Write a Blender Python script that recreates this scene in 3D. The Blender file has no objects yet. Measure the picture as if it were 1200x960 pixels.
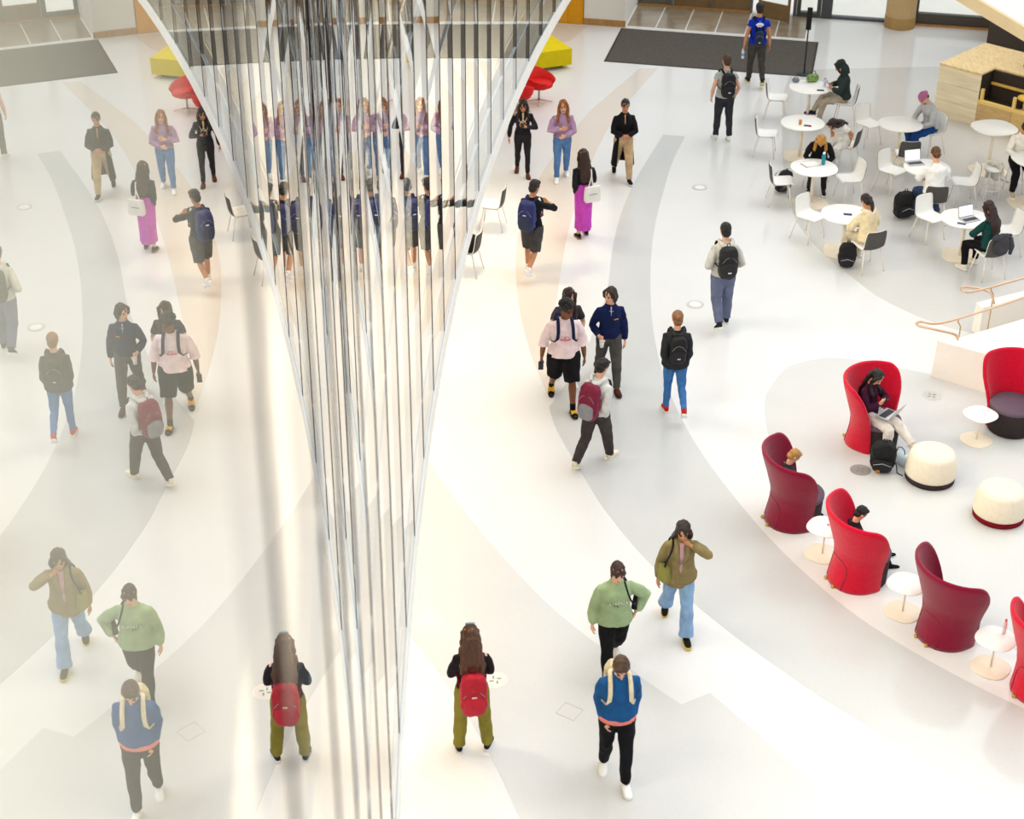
import bpy, math, random
import numpy as np
from mathutils import Matrix, Vector, noise
random.seed(7)
SC = bpy.context.scene
COL = SC.collection
R_ = math.radians

# ------------------------------------------------------------------ camera
cam_d = bpy.data.cameras.new('camera'); cam = bpy.data.objects.new('camera', cam_d); COL.objects.link(cam)
cam_d.sensor_width = 36.0; cam_d.lens = 58.5; cam_d.clip_start = 0.02; cam_d.clip_end = 300
_r = (0.99630594, -0.08571087, 0.00530223)
_u = (0.03895042, 0.50606218, 0.86161705)
_f = (0.0765332, 0.85822766, -0.50753123)
cam.matrix_world = Matrix(((_r[0], _u[0], -_f[0], 0.165), (_r[1], _u[1], -_f[1], 0.0), (_r[2], _u[2], -_f[2], 12.75), (0, 0, 0, 1)))
cam_d.dof.use_dof = True; cam_d.dof.focus_distance = 24.0; cam_d.dof.aperture_fstop = 1.7
SC.camera = cam
# ------------------------------------------------------------------ world, exposure
w = bpy.data.worlds.new('skylight'); SC.world = w; w.use_nodes = True
bgn = w.node_tree.nodes['Background']; bgn.inputs[0].default_value = (0.96, 0.985, 1.0, 1); bgn.inputs[1].default_value = 0.68
SC.view_settings.view_transform = 'Standard'; SC.view_settings.look = 'None'
SC.view_settings.exposure = 0.12; SC.view_settings.gamma = 1.0; SC.view_settings.use_curve_mapping = False
# daylight falling through the glass roof
sl = bpy.data.lights.new('roof_sun', 'SUN'); sl.energy = 1.5; sl.angle = R_(60); sl.color = (0.98, 0.99, 1.0)
so = bpy.data.objects.new('roof_sun', sl); COL.objects.link(so); so.rotation_euler = (R_(-16), R_(30), 0); so.location = (6, 25, 20)

# ------------------------------------------------------------------ materials
def lin(h):
    if not isinstance(h, str): return tuple(h)
    c = [int(h[i:i + 2], 16) / 255 for i in (0, 2, 4)]
    return tuple(x / 12.92 if x <= 0.04045 else ((x + 0.055) / 1.055) ** 2.4 for x in c)
MATS = {}
def M(col, rough=0.7, spec=0.3, var=0.0, scale=8.0, bump=0.0, bscale=60.0, metal=0.0, emit=0.0, sheen=0.0, stretch=None, name=None):
    key = (col if isinstance(col, str) else tuple(col), rough, spec, var, scale, bump, bscale, metal, emit, sheen, stretch)
    if key in MATS: return MATS[key]
    m = bpy.data.materials.new(name or 'surface_%s' % (col if isinstance(col, str) else 'tone')); m.use_nodes = True
    nt = m.node_tree; b = nt.nodes['Principled BSDF']; c = lin(col)
    b.inputs['Roughness'].default_value = rough; b.inputs['Specular IOR Level'].default_value = spec; b.inputs['Metallic'].default_value = metal
    b.inputs['Base Color'].default_value = (*c, 1)
    if sheen: b.inputs['Sheen Weight'].default_value = sheen
    if emit:
        b.inputs['Emission Color'].default_value = (*c, 1); b.inputs['Emission Strength'].default_value = emit
    if var or bump:
        tc = nt.nodes.new('ShaderNodeTexCoord'); src = tc.outputs['Object']
        if stretch:
            mp = nt.nodes.new('ShaderNodeMapping'); mp.inputs['Scale'].default_value = stretch; nt.links.new(src, mp.inputs[0]); src = mp.outputs[0]
    if var:
        n = nt.nodes.new('ShaderNodeTexNoise'); n.inputs['Scale'].default_value = scale; n.inputs['Detail'].default_value = 5; nt.links.new(src, n.inputs['Vector'])
        r = nt.nodes.new('ShaderNodeMapRange'); r.inputs[1].default_value = 0.3; r.inputs[2].default_value = 0.7; r.inputs[3].default_value = 1 - var; r.inputs[4].default_value = 1 + var
        nt.links.new(n.outputs[0], r.inputs[0])
        mx = nt.nodes.new('ShaderNodeMix'); mx.data_type = 'RGBA'; mx.blend_type = 'MULTIPLY'; mx.inputs[0].default_value = 1
        mx.inputs[6].default_value = (*c, 1); nt.links.new(r.outputs[0], mx.inputs[7]); nt.links.new(mx.outputs[2], b.inputs['Base Color'])
    if bump:
        n2 = nt.nodes.new('ShaderNodeTexNoise'); n2.inputs['Scale'].default_value = bscale; n2.inputs['Detail'].default_value = 4; nt.links.new(src, n2.inputs['Vector'])
        bp = nt.nodes.new('ShaderNodeBump'); bp.inputs['Strength'].default_value = bump; bp.inputs['Distance'].default_value = 0.02; nt.links.new(n2.outputs[0], bp.inputs['Height']); nt.links.new(bp.outputs[0], b.inputs['Normal'])
    MATS[key] = m; return m
def cloth(c, var=0.14, bump=0.25): return M(c, 0.85, 0.15, var, 9.0, bump, 25.0)
def skinm(c): return M(c, 0.5, 0.35, 0.05, 14.0)
def hairm(c): return M(c, 0.42, 0.45, 0.35, 30.0, 0.5, 60.0, stretch=(3, 3, 0.5))

def glass_mat(name, tint=(0.965, 0.975, 0.955), layers=2.6):
    m = bpy.data.materials.new(name); m.use_nodes = True; nt = m.node_tree
    for n in list(nt.nodes): nt.nodes.remove(n)
    N = nt.nodes.new; L = nt.links.new
    def mth(op, a, b=None):
        n = N('ShaderNodeMath'); n.operation = op
        for i, v in enumerate((a, b)):
            if v is None: continue
            if isinstance(v, (int, float)): n.inputs[i].default_value = v
            else: L(v, n.inputs[i])
        return n.outputs[0]
    g = N('ShaderNodeNewGeometry'); dt = N('ShaderNodeVectorMath'); dt.operation = 'DOT_PRODUCT'
    L(g.outputs['Normal'], dt.inputs[0]); L(g.outputs['Incoming'], dt.inputs[1])
    c = mth('ABSOLUTE', dt.outputs['Value']); p = mth('POWER', mth('SUBTRACT', 1.0, c), 5.0)
    F = mth('ADD', mth('MULTIPLY', p, 0.96), 0.04)
    Rr = mth('DIVIDE', mth('MULTIPLY', F, layers), mth('ADD', mth('MULTIPLY', F, layers - 1), 1.0))
    Rr = mth('MULTIPLY', Rr, mth('SUBTRACT', 1.0, g.outputs['Backfacing']))
    gl = N('ShaderNodeBsdfGlossy'); gl.inputs['Roughness'].default_value = 0.0; gl.inputs['Color'].default_value = (0.99, 0.985, 0.97, 1)
    tr = N('ShaderNodeBsdfTransparent'); tr.inputs['Color'].default_value = (*tint, 1)
    mx = N('ShaderNodeMixShader'); L(Rr, mx.inputs[0]); L(tr.outputs[0], mx.inputs[1]); L(gl.outputs[0], mx.inputs[2])
    o = N('ShaderNodeOutputMaterial'); L(mx.outputs[0], o.inputs[0]); return m
GLASS = glass_mat('facade_glass'); DGLASS = glass_mat('door_glass', (0.96, 0.98, 0.97), 2.0)

# ------------------------------------------------------------------ geometry helpers
V = lambda *a: np.array(a, float)
def nrm(v):
    v = np.asarray(v, float); n = np.linalg.norm(v); return v / n if n > 1e-9 else v
def rotx(a): c, s = math.cos(a), math.sin(a); return np.array([[1, 0, 0], [0, c, -s], [0, s, c]])
def roty(a): c, s = math.cos(a), math.sin(a); return np.array([[c, 0, s], [0, 1, 0], [-s, 0, c]])
def rotz(a): c, s = math.cos(a), math.sin(a); return np.array([[c, -s, 0], [s, c, 0], [0, 0, 1]])
PENDING = []
class Geo:
    def __init__(s): s.v = []; s.f = []; s.n = 0
    def add(s, vs, fs, rot=None, loc=None):
        vs = np.asarray(vs, float)
        if rot is not None: vs = vs @ np.asarray(rot).T
        if loc is not None: vs = vs + np.asarray(loc)
        s.v.append(vs); s.f += [tuple(i + s.n for i in f) for f in fs]; s.n += len(vs); return s
    def rings(s, rings, closed=True, caps=True):
        k = len(rings[0]); vs = np.concatenate(rings); fs = []
        for i in range(len(rings) - 1):
            for j in range(k if closed else k - 1):
                a = i * k + j; b = i * k + (j + 1) % k; fs.append((a, b, b + k, a + k))
        if caps and closed:
            fs.append(tuple(range(k - 1, -1, -1))); fs.append(tuple(range((len(rings) - 1) * k, len(rings) * k)))
        return s.add(vs, fs)
    def tube(s, pts, rad, n=10, side=None, caps=True, power=1.0):
        pts = [np.asarray(p, float) for p in pts]; m = len(pts)
        if not hasattr(rad, '__len__'): rad = [rad] * m
        out = []; prev = None
        for i, p in enumerate(pts):
            d = nrm(pts[min(i + 1, m - 1)] - pts[max(i - 1, 0)])
            a = prev if prev is not None and side is None else (np.asarray(side, float) if side is not None else (V(1, 0, 0) if abs(d[0]) < 0.8 else V(0, 1, 0)))
            a = nrm(a - d * a.dot(d)); b = np.cross(d, a); prev = a
            r = rad[i]; ra, rb = (r, r) if not hasattr(r, '__len__') else r
            t = np.linspace(0, 2 * math.pi, n, endpoint=False); c, q = np.cos(t), np.sin(t)
            if power != 1.0: c = np.sign(c) * np.abs(c) ** power; q = np.sign(q) * np.abs(q) ** power
            out.append(p + np.outer(c * ra, a) + np.outer(q * rb, b))
        return s.rings(out, caps=caps)
    def ell(s, c, r, rot=None, nu=12, nv=8, e=1.0):
        rs = []
        for i in range(1, nv):
            ph = -math.pi / 2 + math.pi * i / nv; cz = math.sin(ph); cr = math.cos(ph)
            if e != 1.0: cz = math.copysign(abs(cz) ** e, cz); cr = abs(cr) ** e
            t = np.linspace(0, 2 * math.pi, nu, endpoint=False); x, y = np.cos(t), np.sin(t)
            if e != 1.0: x = np.sign(x) * np.abs(x) ** e; y = np.sign(y) * np.abs(y) ** e
            rs.append(np.c_[x * cr * r[0], y * cr * r[1], np.full(nu, cz * r[2])])
        vs = np.concatenate([[V(0, 0, -r[2])]] + rs + [[V(0, 0, r[2])]]); k = nu; fs = []
        for j in range(k): fs.append((0, 1 + (j + 1) % k, 1 + j))
        for i in range(nv - 2):
            for j in range(k): a = 1 + i * k + j; b = 1 + i * k + (j + 1) % k; fs.append((a, b, b + k, a + k))
        l = len(vs) - 1
        for j in range(k): fs.append((l, l - k + j, l - k + (j + 1) % k))
        return s.add(vs, fs, rot, c)
    def box(s, c, d, rot=None, bev=0.0):
        x, y, z = (q / 2 for q in d)
        if bev:
            b = min(bev, x * .9, y * .9, z * .9); rs = []
            for zz, o in ((-z, b), (-z + b, 0), (z - b, 0), (z, b)):
                X, Y = x - o, y - o; rs.append(np.array([(X - b, -Y, zz), (X, -Y + b, zz), (X, Y - b, zz), (X - b, Y, zz), (-X + b, Y, zz), (-X, Y - b, zz), (-X, -Y + b, zz), (-X + b, -Y, zz)]))
            g = Geo().rings(rs); return s.add(g.v[0], g.f, rot, c)
        vs = [(-x, -y, -z), (x, -y, -z), (x, y, -z), (-x, y, -z), (-x, -y, z), (x, -y, z), (x, y, z), (-x, y, z)]
        return s.add(vs, [(3, 2, 1, 0), (4, 5, 6, 7), (0, 1, 5, 4), (1, 2, 6, 5), (2, 3, 7, 6), (3, 0, 4, 7)], rot, c)
    def lathe(s, prof, n=24, c=(0, 0, 0), e=1.0):
        t = np.linspace(0, 2 * math.pi, n, endpoint=False); x, y = np.cos(t), np.sin(t)
        if e != 1.0: x = np.sign(x) * np.abs(x) ** e; y = np.sign(y) * np.abs(y) ** e
        g = Geo().rings([np.c_[x * r, y * r, np.full(n, z)] for r, z in prof]); return s.add(g.v[0], g.f, None, c)
    def prism(s, poly, z0, z1):
        k = len(poly); vs = [(p[0], p[1], z0) for p in poly] + [(p[0], p[1], z1) for p in poly]
        ar = sum(poly[i][0] * poly[(i + 1) % k][1] - poly[(i + 1) % k][0] * poly[i][1] for i in range(k))
        idx = list(range(k)) if ar > 0 else list(range(k - 1, -1, -1))
        fs = [tuple(idx[::-1]), tuple(i + k for i in idx)]
        for q in range(k): a, b = idx[q], idx[(q + 1) % k]; fs.append((a, b, b + k, a + k))
        return s.add(vs, fs)
    def mesh(s, name, mat, smooth=True, off=None):
        me = bpy.data.meshes.new(name); vs = np.concatenate(s.v)
        if off is not None: vs = vs + np.asarray(off)
        me.from_pydata(vs.tolist(), [], s.f); me.materials.append(mat)
        me.polygons.foreach_set('use_smooth', [smooth] * len(me.polygons)); me.update(); return me
    def build(s, name, mat, parent=None, smooth=True, off=None, remesh=None, iters=0, wrinkle=None, sharp=None):
        o = bpy.data.objects.new(name, s.mesh(name, mat, smooth, off)); COL.objects.link(o)
        if parent is not None: o.parent = parent
        if remesh:
            r = o.modifiers.new('remesh', 'REMESH'); r.mode = 'VOXEL'; r.voxel_size = remesh; r.use_smooth_shade = True
            if iters:
                q = o.modifiers.new('smooth', 'SMOOTH'); q.iterations = iters; q.factor = 0.5
            PENDING.append((o, mat, wrinkle))
        elif smooth and sharp:
            o.data.set_sharp_from_angle(angle=R_(sharp))
        return o
def tag(o, label=None, cat=None, group=None, kind=None):
    for k, v in (('label', label), ('category', cat), ('group', group), ('kind', kind)):
        if v: o[k] = v
    return o
def empty(name, loc=(0, 0, 0), rz=0.0, sc=1.0):
    o = bpy.data.objects.new(name, None); COL.objects.link(o); o.location = loc; o.rotation_euler = (0, 0, rz); o.scale = (sc,) * 3; o.empty_display_size = 0.1; return o
def thing(name, label, cat, loc=(0, 0, 0), rz=0.0, group=None, sc=1.0): return tag(empty(name, loc, rz, sc), label, cat, group)
def struct(o): o['kind'] = 'structure'; return o
def copy_tree(o, parent=None):
    c = o.copy(); COL.objects.link(c); c.parent = parent
    for ch in list(o.children): copy_tree(ch, c)
    return c
def flush():
    dg = bpy.context.evaluated_depsgraph_get(); dg.update()
    for o, mat, wr in PENDING:
        me = bpy.data.meshes.new_from_object(o.evaluated_get(dg)); me.name = o.name
        if not me.materials: me.materials.append(mat)
        if wr:
            amp, sc_, zs = wr; n = len(me.vertices); co = np.empty(n * 3); me.vertices.foreach_get('co', co); co = co.reshape(-1, 3)
            no = np.empty(n * 3); me.vertex_normals.foreach_get('vector', no); no = no.reshape(-1, 3)
            dv = np.array([noise.noise((p[0] * sc_, p[1] * sc_, p[2] * sc_ * zs)) for p in co]); co = co + no * (dv * amp)[:, None]
            me.vertices.foreach_set('co', co.ravel())
        me.polygons.foreach_set('use_smooth', [True] * len(me.polygons)); me.update()
        o.modifiers.clear(); old = o.data; o.data = me; bpy.data.meshes.remove(old)
    PENDING.clear()

# ------------------------------------------------------------------ floor with inlaid terrazzo fields
def terrazzo(name, col, rough=0.13):
    m = M(col, rough, 0.5, 0.012, 1.2, name=name); nt = m.node_tree; b = nt.nodes['Principled BSDF']
    vo = nt.nodes.new('ShaderNodeTexVoronoi'); vo.inputs['Scale'].default_value = 90
    tc = [n for n in nt.nodes if n.type == 'TEX_COORD'][0]; nt.links.new(tc.outputs['Object'], vo.inputs['Vector'])
    mr = nt.nodes.new('ShaderNodeMapRange'); mr.inputs[3].default_value = 0.965; mr.inputs[4].default_value = 1.02; nt.links.new(vo.outputs['Color'], mr.inputs[0])
    src = b.inputs['Base Color'].links[0].from_socket
    mx = nt.nodes.new('ShaderNodeMix'); mx.data_type = 'RGBA'; mx.blend_type = 'MULTIPLY'; mx.inputs[0].default_value = 1
    nt.links.new(src, mx.inputs[6]); nt.links.new(mr.outputs[0], mx.inputs[7]); nt.links.new(mx.outputs[2], b.inputs['Base Color']); return m
T_WHITE = terrazzo('terrazzo_white', (0.79, 0.79, 0.78)); T_GREY = terrazzo('terrazzo_grey', (0.615, 0.625, 0.62))
T_BEIGE = terrazzo('terrazzo_beige', (0.74, 0.675, 0.60)); T_SAND = terrazzo('terrazzo_sand', (0.655, 0.645, 0.625)); T_PALE = terrazzo('terrazzo_pale', (0.665, 0.668, 0.66))
floor = struct(Geo().box((6, 20, -0.1), (44, 60, 0.2)).build('floor', T_WHITE, smooth=False))
def spl(pts, n=6):
    P = [np.array(p) for p in pts]; out = []
    for i in range(len(P) - 1):
        a, b, c, d = P[max(i - 1, 0)], P[i], P[i + 1], P[min(i + 2, len(P) - 1)]
        for k in range(n):
            t = k / n; out.append(0.5 * ((2 * b) + (c - a) * t + (2 * a - 5 * b + 4 * c - d) * t * t + (3 * b - a - 3 * c + d) * t ** 3))
    out.append(P[-1]); return [tuple(p) for p in out]
def inlay(poly, mat, z=0.003): return Geo().prism(poly, -0.01, z).build('floor_inlay', mat, floor, smooth=False)
gl = spl([(6.23, 32.65), (5.38, 30.52), (4.83, 28.88), (4.4, 27.18), (4.05, 25.4), (3.52, 23.6), (3.1, 22.5)]) + spl([(2.66, 21.6), (2.7, 20.9), (2.94, 19.63), (3.14, 18.71), (3.57, 17.42), (4.23, 16.09), (4.8, 15.16), (5.33, 14.41), (6.25, 13.3), (7.6, 12.2), (9.5, 11.2)])
gr = spl([(6.67, 32.52), (6.17, 31.14), (5.73, 29.63), (5.34, 28.17), (5.04, 26.77), (4.81, 25.41), (4.63, 24.0), (4.55, 22.7), (4.57, 21.45), (4.73, 20.04), (5.1, 18.37), (5.51, 17.12), (6.1, 15.91), (7.17, 14.55), (8.6, 13.3), (10.2, 12.4)])
inlay(gl + gr[::-1], T_GREY)
inlay(spl([(-1.2, 26.5), (-0.07, 23.91), (0.42, 21.69), (1.05, 19.32), (2.04, 16.88), (3.02, 15.3), (3.47, 14.68)]) + spl([(3.84, 14.86), (4.42, 13.78), (4.92, 12.71), (5.6, 10.8), (6.2, 8.5)]) + [(2.4, 8.5)] + spl([(1.9, 10.5), (1.43, 13.0), (1.16, 14.11), (0.8, 15.2), (0.37, 16.2), (-0.6, 17.8), (-2.0, 19.6)]), T_PALE)
inlay(spl([(6.38, 36.87), (5.39, 35.1), (4.83, 34.07), (4.3, 32.8), (3.52, 30.88), (2.95, 28.82), (2.62, 26.95), (2.5, 24.84), (2.55, 23.2), (2.68, 21.9)]) + spl([(2.78, 22.0), (2.9, 23.2), (2.99, 24.2), (3.28, 25.86), (3.65, 27.8), (4.12, 29.75), (4.6, 31.48), (5.19, 33.27), (5.89, 34.9), (6.8, 36.84)]), T_BEIGE)
inlay(spl([(9.9, 36.5), (9.32, 34.93), (8.82, 32.86), (8.4, 30.97), (8.04, 28.68), (8.02, 27.54), (8.18, 26.5), (8.43, 25.58), (8.78, 24.63), (9.6, 23.6), (11, 22.9)]) + [(20, 22.9), (20, 36.5)], T_SAND)
inlay(spl([(9.4, 21.8), (8.46, 22.29), (7.8, 22.65), (7.2, 22.78), (6.57, 22.55), (6.2, 22.03), (5.94, 21.47), (5.78, 20.3), (5.9, 19.14), (6.25, 17.9), (6.75, 16.75), (7.5, 15.6), (8.6, 14.5), (10.5, 13.5)]) + [(14, 14), (14, 21.8)], T_PALE)
inlay([(4.3, 40.4), (5.55, 40.1), (5.0, 39.0), (4.1, 38.4)], T_BEIGE)
for p in ((6.48, 29.8), (5.48, 24.81), (8.55, 21.48), (6.89, 19.48), (1.35, 15.29)):
    d = Geo().lathe([(0.15, -0.01), (0.15, 0.005), (0.14, 0.0055), (0.128, 0.0045), (0.001, 0.0045)], 24, (*p, 0)).build('floor_box_lid', M({6.89: '9a9a98', 1.35: 'e2ded6'}.get(p[0], 'c9c8c2'), 0.35, 0.5), floor, sharp=40)
    if p[1] < 22:
        for k in range(4): Geo().box((p[0] + 0.05 * math.cos(k * 1.57 + .4), p[1] + 0.05 * math.sin(k * 1.57 + .4), 0.006), (0.05, 0.018, 0.003), rotz(k * 1.57)).build('lid_notch', M('8d8d8a', 0.5), d, smooth=False)
    else: Geo().lathe([(0.10, 0.004), (0.10, 0.0065), (0.001, 0.0065)], 20, (*p, 0)).build('lid_plate', M('f2f1ec', 0.3), d, sharp=40)
g = Geo()
for sx, sy, wx, wy in ((0, .11, .24, .008), (0, -.11, .24, .008), (.12, 0, .008, .22), (-.12, 0, .008, .22)): g.add(Geo().box((sx, sy, 0.003), (wx, wy, 0.004)).v[0], Geo().box((0, 0, 0), (1, 1, 1)).f, rotz(R_(-38)), (2.16, 14.66, 0))
g.build('access_hatch_frame', M('b9b6ae', 0.4), floor, smooth=False)
for x0, y0, x1, y1 in ((13.0, 29.3, 13.5, 28.7), (12.3, 30.0, 12.7, 29.5), (12.2, 27.6, 12.6, 26.9)):
    a = math.atan2(y1 - y0, x1 - x0); Geo().box(((x0 + x1) / 2, (y0 + y1) / 2, 0.002), (math.hypot(x1 - x0, y1 - y0), 0.03, 0.008), rotz(a)).build('floor_slot', M('5c5852', 0.5), floor, smooth=False)

# building grid at the entrance: u along the door line, n towards the room
BA = R_(-17.5); bu = V(math.cos(BA), math.sin(BA), 0); bn = V(math.sin(BA), -math.cos(BA), 0); B0 = V(7.08, 41.82, 0)
def bp(t, q=0.0, z=0.0): return B0 + bu * t + bn * q + V(0, 0, z)
def bbox(g, t0, t1, q0, q1, z0, z1, bev=0): g.box(bp((t0 + t1) / 2, (q0 + q1) / 2, (z0 + z1) / 2), (abs(t1 - t0), abs(q1 - q0), z1 - z0), rotz(BA), bev); return g
M_WALL = M('f4f1ea', 0.8, 0.2, 0.02, 4.0); M_WOOD = M('b98a52', 0.5, 0.3, 0.15, 6.0, 0.1, 30.0, stretch=(1, 8, 1)); M_DARK = M('3a3632', 0.45, 0.4, 0.06, 10)
M_BRONZE = M('8c7350', 0.35, 0.5, 0.12, 5.0, metal=0.35); M_GREYM = M('6d7072', 0.4, 0.5, 0.05, 6, metal=0.4)
# stone tiles between the mat and the doors
for i in range(6):
    t0 = -0.03 + i * 0.72 if i < 4 else 2.85 + (i - 4) * 0.72
    for q0, q1 in ((0.02, 1.85),):
        bbox(Geo(), i * 0.735 + 0.02, i * 0.735 + 0.72, q0, q1, -0.01, 0.006 + 0.001 * (i % 2), 0.002).build('stone_tile', M('8f7f6a' if i % 2 else '97866f', 0.22, 0.5, 0.16, 2.5, 0.05, 8.0), floor, smooth=False)
bbox(Geo(), -0.65, 4.5, 1.86, 1.95, -0.01, 0.008).build('threshold_strip', M('e8e4dc', 0.4), floor, smooth=False)
# entrance mat
mat_o = thing('entrance_mat', 'large dark grey ribbed mat on the floor before the doors', 'mat', (8.3, 37.92, 0), R_(-17.2))
Geo().box((0, 0, 0.006), (4.75, 2.52, 0.012), None, 0.004).build('mat_pile', M('5e5953', 0.95, 0.1, 0.25, 40.0, 0.6, 120.0), mat_o, smooth=False)
g = Geo()
for sx, sy, wx, wy in ((0, 1.27, 4.83, .04), (0, -1.27, 4.83, .04), (2.395, 0, .04, 2.5), (-2.395, 0, .04, 2.5)): g.box((sx, sy, 0.005), (wx, wy, 0.01))
g.build('mat_edge', M('2b2927', 0.7), mat_o, smooth=False)
# white pier, orange panel wall and the rest of the entrance wall
wb = struct(bbox(Geo(), -1.05, -0.02, 0.0, 1.97, 0, 4.6).build('wall_back', M_WALL, smooth=False))
bbox(Geo(), -1.06, 0.0, 1.972, 1.99, 0.0, 0.16).build('wall_base', M_WOOD, wb, smooth=False)
wo = struct(bbox(Geo(), -6.0, -1.07, 1.75, 2.0, 0, 3.45).build('wall_orange', M('e8a21c', 0.65, 0.25, 0.04, 3), smooth=False))
for i in range(14): bbox(Geo(), -6.0 + i * 0.35, -5.66 + i * 0.35, 2.0, 2.012, 0.02, 3.4, 0.004).build('wall_panel', M('e9a31d' if i % 3 else 'eda92a', 0.6, 0.25, 0.05, 3, stretch=(1, 1, 6)), wo, smooth=False)
def leaf(n, t0, t1, kick, mat, q=0.0, swing=0.0, glass=True):
    c = bp(t0, q); d = struct(empty('door_%d' % n, c, BA + swing)); W = t1 - t0
    g = Geo()
    for x in (0.03, W - 0.03): g.box((x, 0, 1.2), (0.06, 0.05, 2.4))
    g.box((W / 2, 0, 2.37), (W - 0.12, 0.05, 0.06)); g.build('door_frame', mat, d, smooth=False)
    Geo().box((W / 2, 0, 0.02 + kick / 2), (W - 0.12, 0.045, kick), None, 0.006).build('kick_plate', mat, d, smooth=False)
    Geo().box((W / 2, 0, (kick + 2.36) / 2), (W - 0.12, 0.02, 2.32 - kick)).build('pane', DGLASS, d, smooth=False)
    Geo().tube([(W - 0.14, -0.05, 0.85), (W - 0.14, -0.07, 0.9), (W - 0.14, -0.07, 1.3), (W - 0.14, -0.05, 1.35)], 0.014, 6).build('handle', M_GREYM, d)
    return d
leaf(1, 0.05, 0.85, 0.16, M('6d6a5e', .4, .5, .05)); leaf(2, 0.93, 1.88, 0.42, M_BRONZE); leaf(3, 1.92, 2.88, 0.42, M_BRONZE); leaf(4, 3.12, 4.0, 0.42, M_BRONZE, 0.35, R_(-24))
for k, (t0, t1) in enumerate(((0.0, 0.05), (0.86, 0.92), (1.885, 1.915), (2.885, 2.95), (3.97, 4.05))):
    struct(bbox(Geo(), t0, t1, -0.08, 0.08, 0, 4.6).build('trim_%d' % (k + 1), M_GREYM, smooth=False))
struct(bbox(Geo(), 0.0, 2.9, 0.03, 0.09, 0, 0.05).build('trim_6', M_WOOD, smooth=False))
def win(n, t0, t1, base, mat, fw=0.1):
    wn = struct(empty('window_%d' % n, bp(t0), BA)); W = t1 - t0; g = Geo()
    for x in (fw / 2, W - fw / 2): g.box((x, 0, 2.3), (fw, 0.14, 4.6))
    g.box((W / 2, 0, base / 2), (W, 0.16, base)); g.box((W / 2, 0, 2.6), (W, 0.1, 0.08)); g.box((W / 2, 0, 4.56), (W, 0.12, 0.08)); g.build('window_frame', mat, wn, smooth=False)
    Geo().box((W / 2, 0.0, (base + 2.56) / 2), (W - 2 * fw, 0.02, 2.56 - base)).build('pane', DGLASS, wn, smooth=False)
    Geo().box((W / 2, 0.0, 3.58), (W - 2 * fw, 0.02, 1.88)).build('pane', DGLASS, wn, smooth=False); return wn
win(1, 4.06, 4.66, 0.12, M('514f4a', .4)); win(2, 4.68, 6.36, 0.07, M('55585f', .4)); w3 = win(3, 6.95, 8.9, 0.30, M('4f4a44', .45, .4)); w4 = win(4, 8.95, 13.5, 0.3, M('4f4a44', .45, .4))
struct(bbox(Geo(), 4.67, 4.94, -0.1, 0.1, 0, 4.6).build('trim_7', M('4d4e52', .5), smooth=False))
struct(bbox(Geo(), 6.95, 9.0, 0.09, 0.14, 0, 0.05).build('trim_8', M_WOOD, smooth=False))
struct(bbox(Geo(), 9.0, 9.12, -0.1, 1.2, 0, 4.6).build('trim_9', M_WOOD, smooth=False))
# transom glazing above the door leaves
wt = struct(empty('window_5', bp(0.0), BA)); Geo().box((1.98, 0, 2.46), (3.9, 0.12, 0.1)).build('window_frame', M_GREYM, wt, smooth=False)
for i in range(4): Geo().box((0.5 + i * 0.99, 0, 3.55), (0.96, 0.02, 2.05)).build('pane', DGLASS, wt, smooth=False)
struct(bbox(Geo(), -6, 14, -0.3, 0.3, 4.6, 5.2).build('trim_10', M_WALL, smooth=False))
# outside ground
struct(bbox(Geo(), -12, 30, -30, -0.1, -0.15, 0.012).build('ground_outside', M('efece6', 0.8, 0.2, 0.03, 2), smooth=False))
# round column
colm = struct(empty('column', bp(6.62, 0.28)))
Geo().lathe([(0.37, 0.28), (0.37, 7.5)], 32).build('column_shaft', M('c9ab7c', 0.6, 0.25, 0.08, 2.0, 0.1, 12.0), colm, sharp=40)
Geo().lathe([(0.38, 0.0), (0.38, 0.27), (0.372, 0.285)], 32).build('column_base', M('ad8c56', 0.5, 0.3, 0.1, 3), colm, sharp=40)

# ------------------------------------------------------------------ curved glass facade
HB = 3.6; RAD = 90.0; S0 = 4.6; MOD = 1.4
def curve(s):
    if s <= S0: return V(0, s, 0)
    a = (s - S0) / RAD; return V(RAD * (1 - math.cos(a)), S0 + RAD * math.sin(a), 0)
JO = [-0.82, 1.98] + [10.38 + MOD * k for k in range(-5, 18)]
ROWS = [(3.6, 4.3), (4.3, 6.95), (6.95, 8.1), (8.1, 10.5), (10.5, 13.4), (13.4, 16.2)]
fac = struct(empty('wall_glass', (0, 4, HB)))
FO = V(0, -4, -HB)
M_SEAL = M('1b1620', 0.4, 0.4); M_TRAN = M('9aa9b8', 0.4, 0.4); M_SPAN = M('fbf1e2', 0.75, 0.2)
pane_me = {}
for r, (z0, z1) in enumerate(ROWS):
    pane_me[r] = Geo().box((0, 0, 0), (0.022, MOD - 0.020, z1 - z0 - 0.014)).mesh('pane', GLASS, False)
    if r in (0, 2, 4): pane_me['s%d' % r] = Geo().box((0, 0, 0), (0.02, MOD - 0.004, z1 - z0)).mesh('spandrel', M_SPAN, False)
P = [curve(s) for s in JO]
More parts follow.
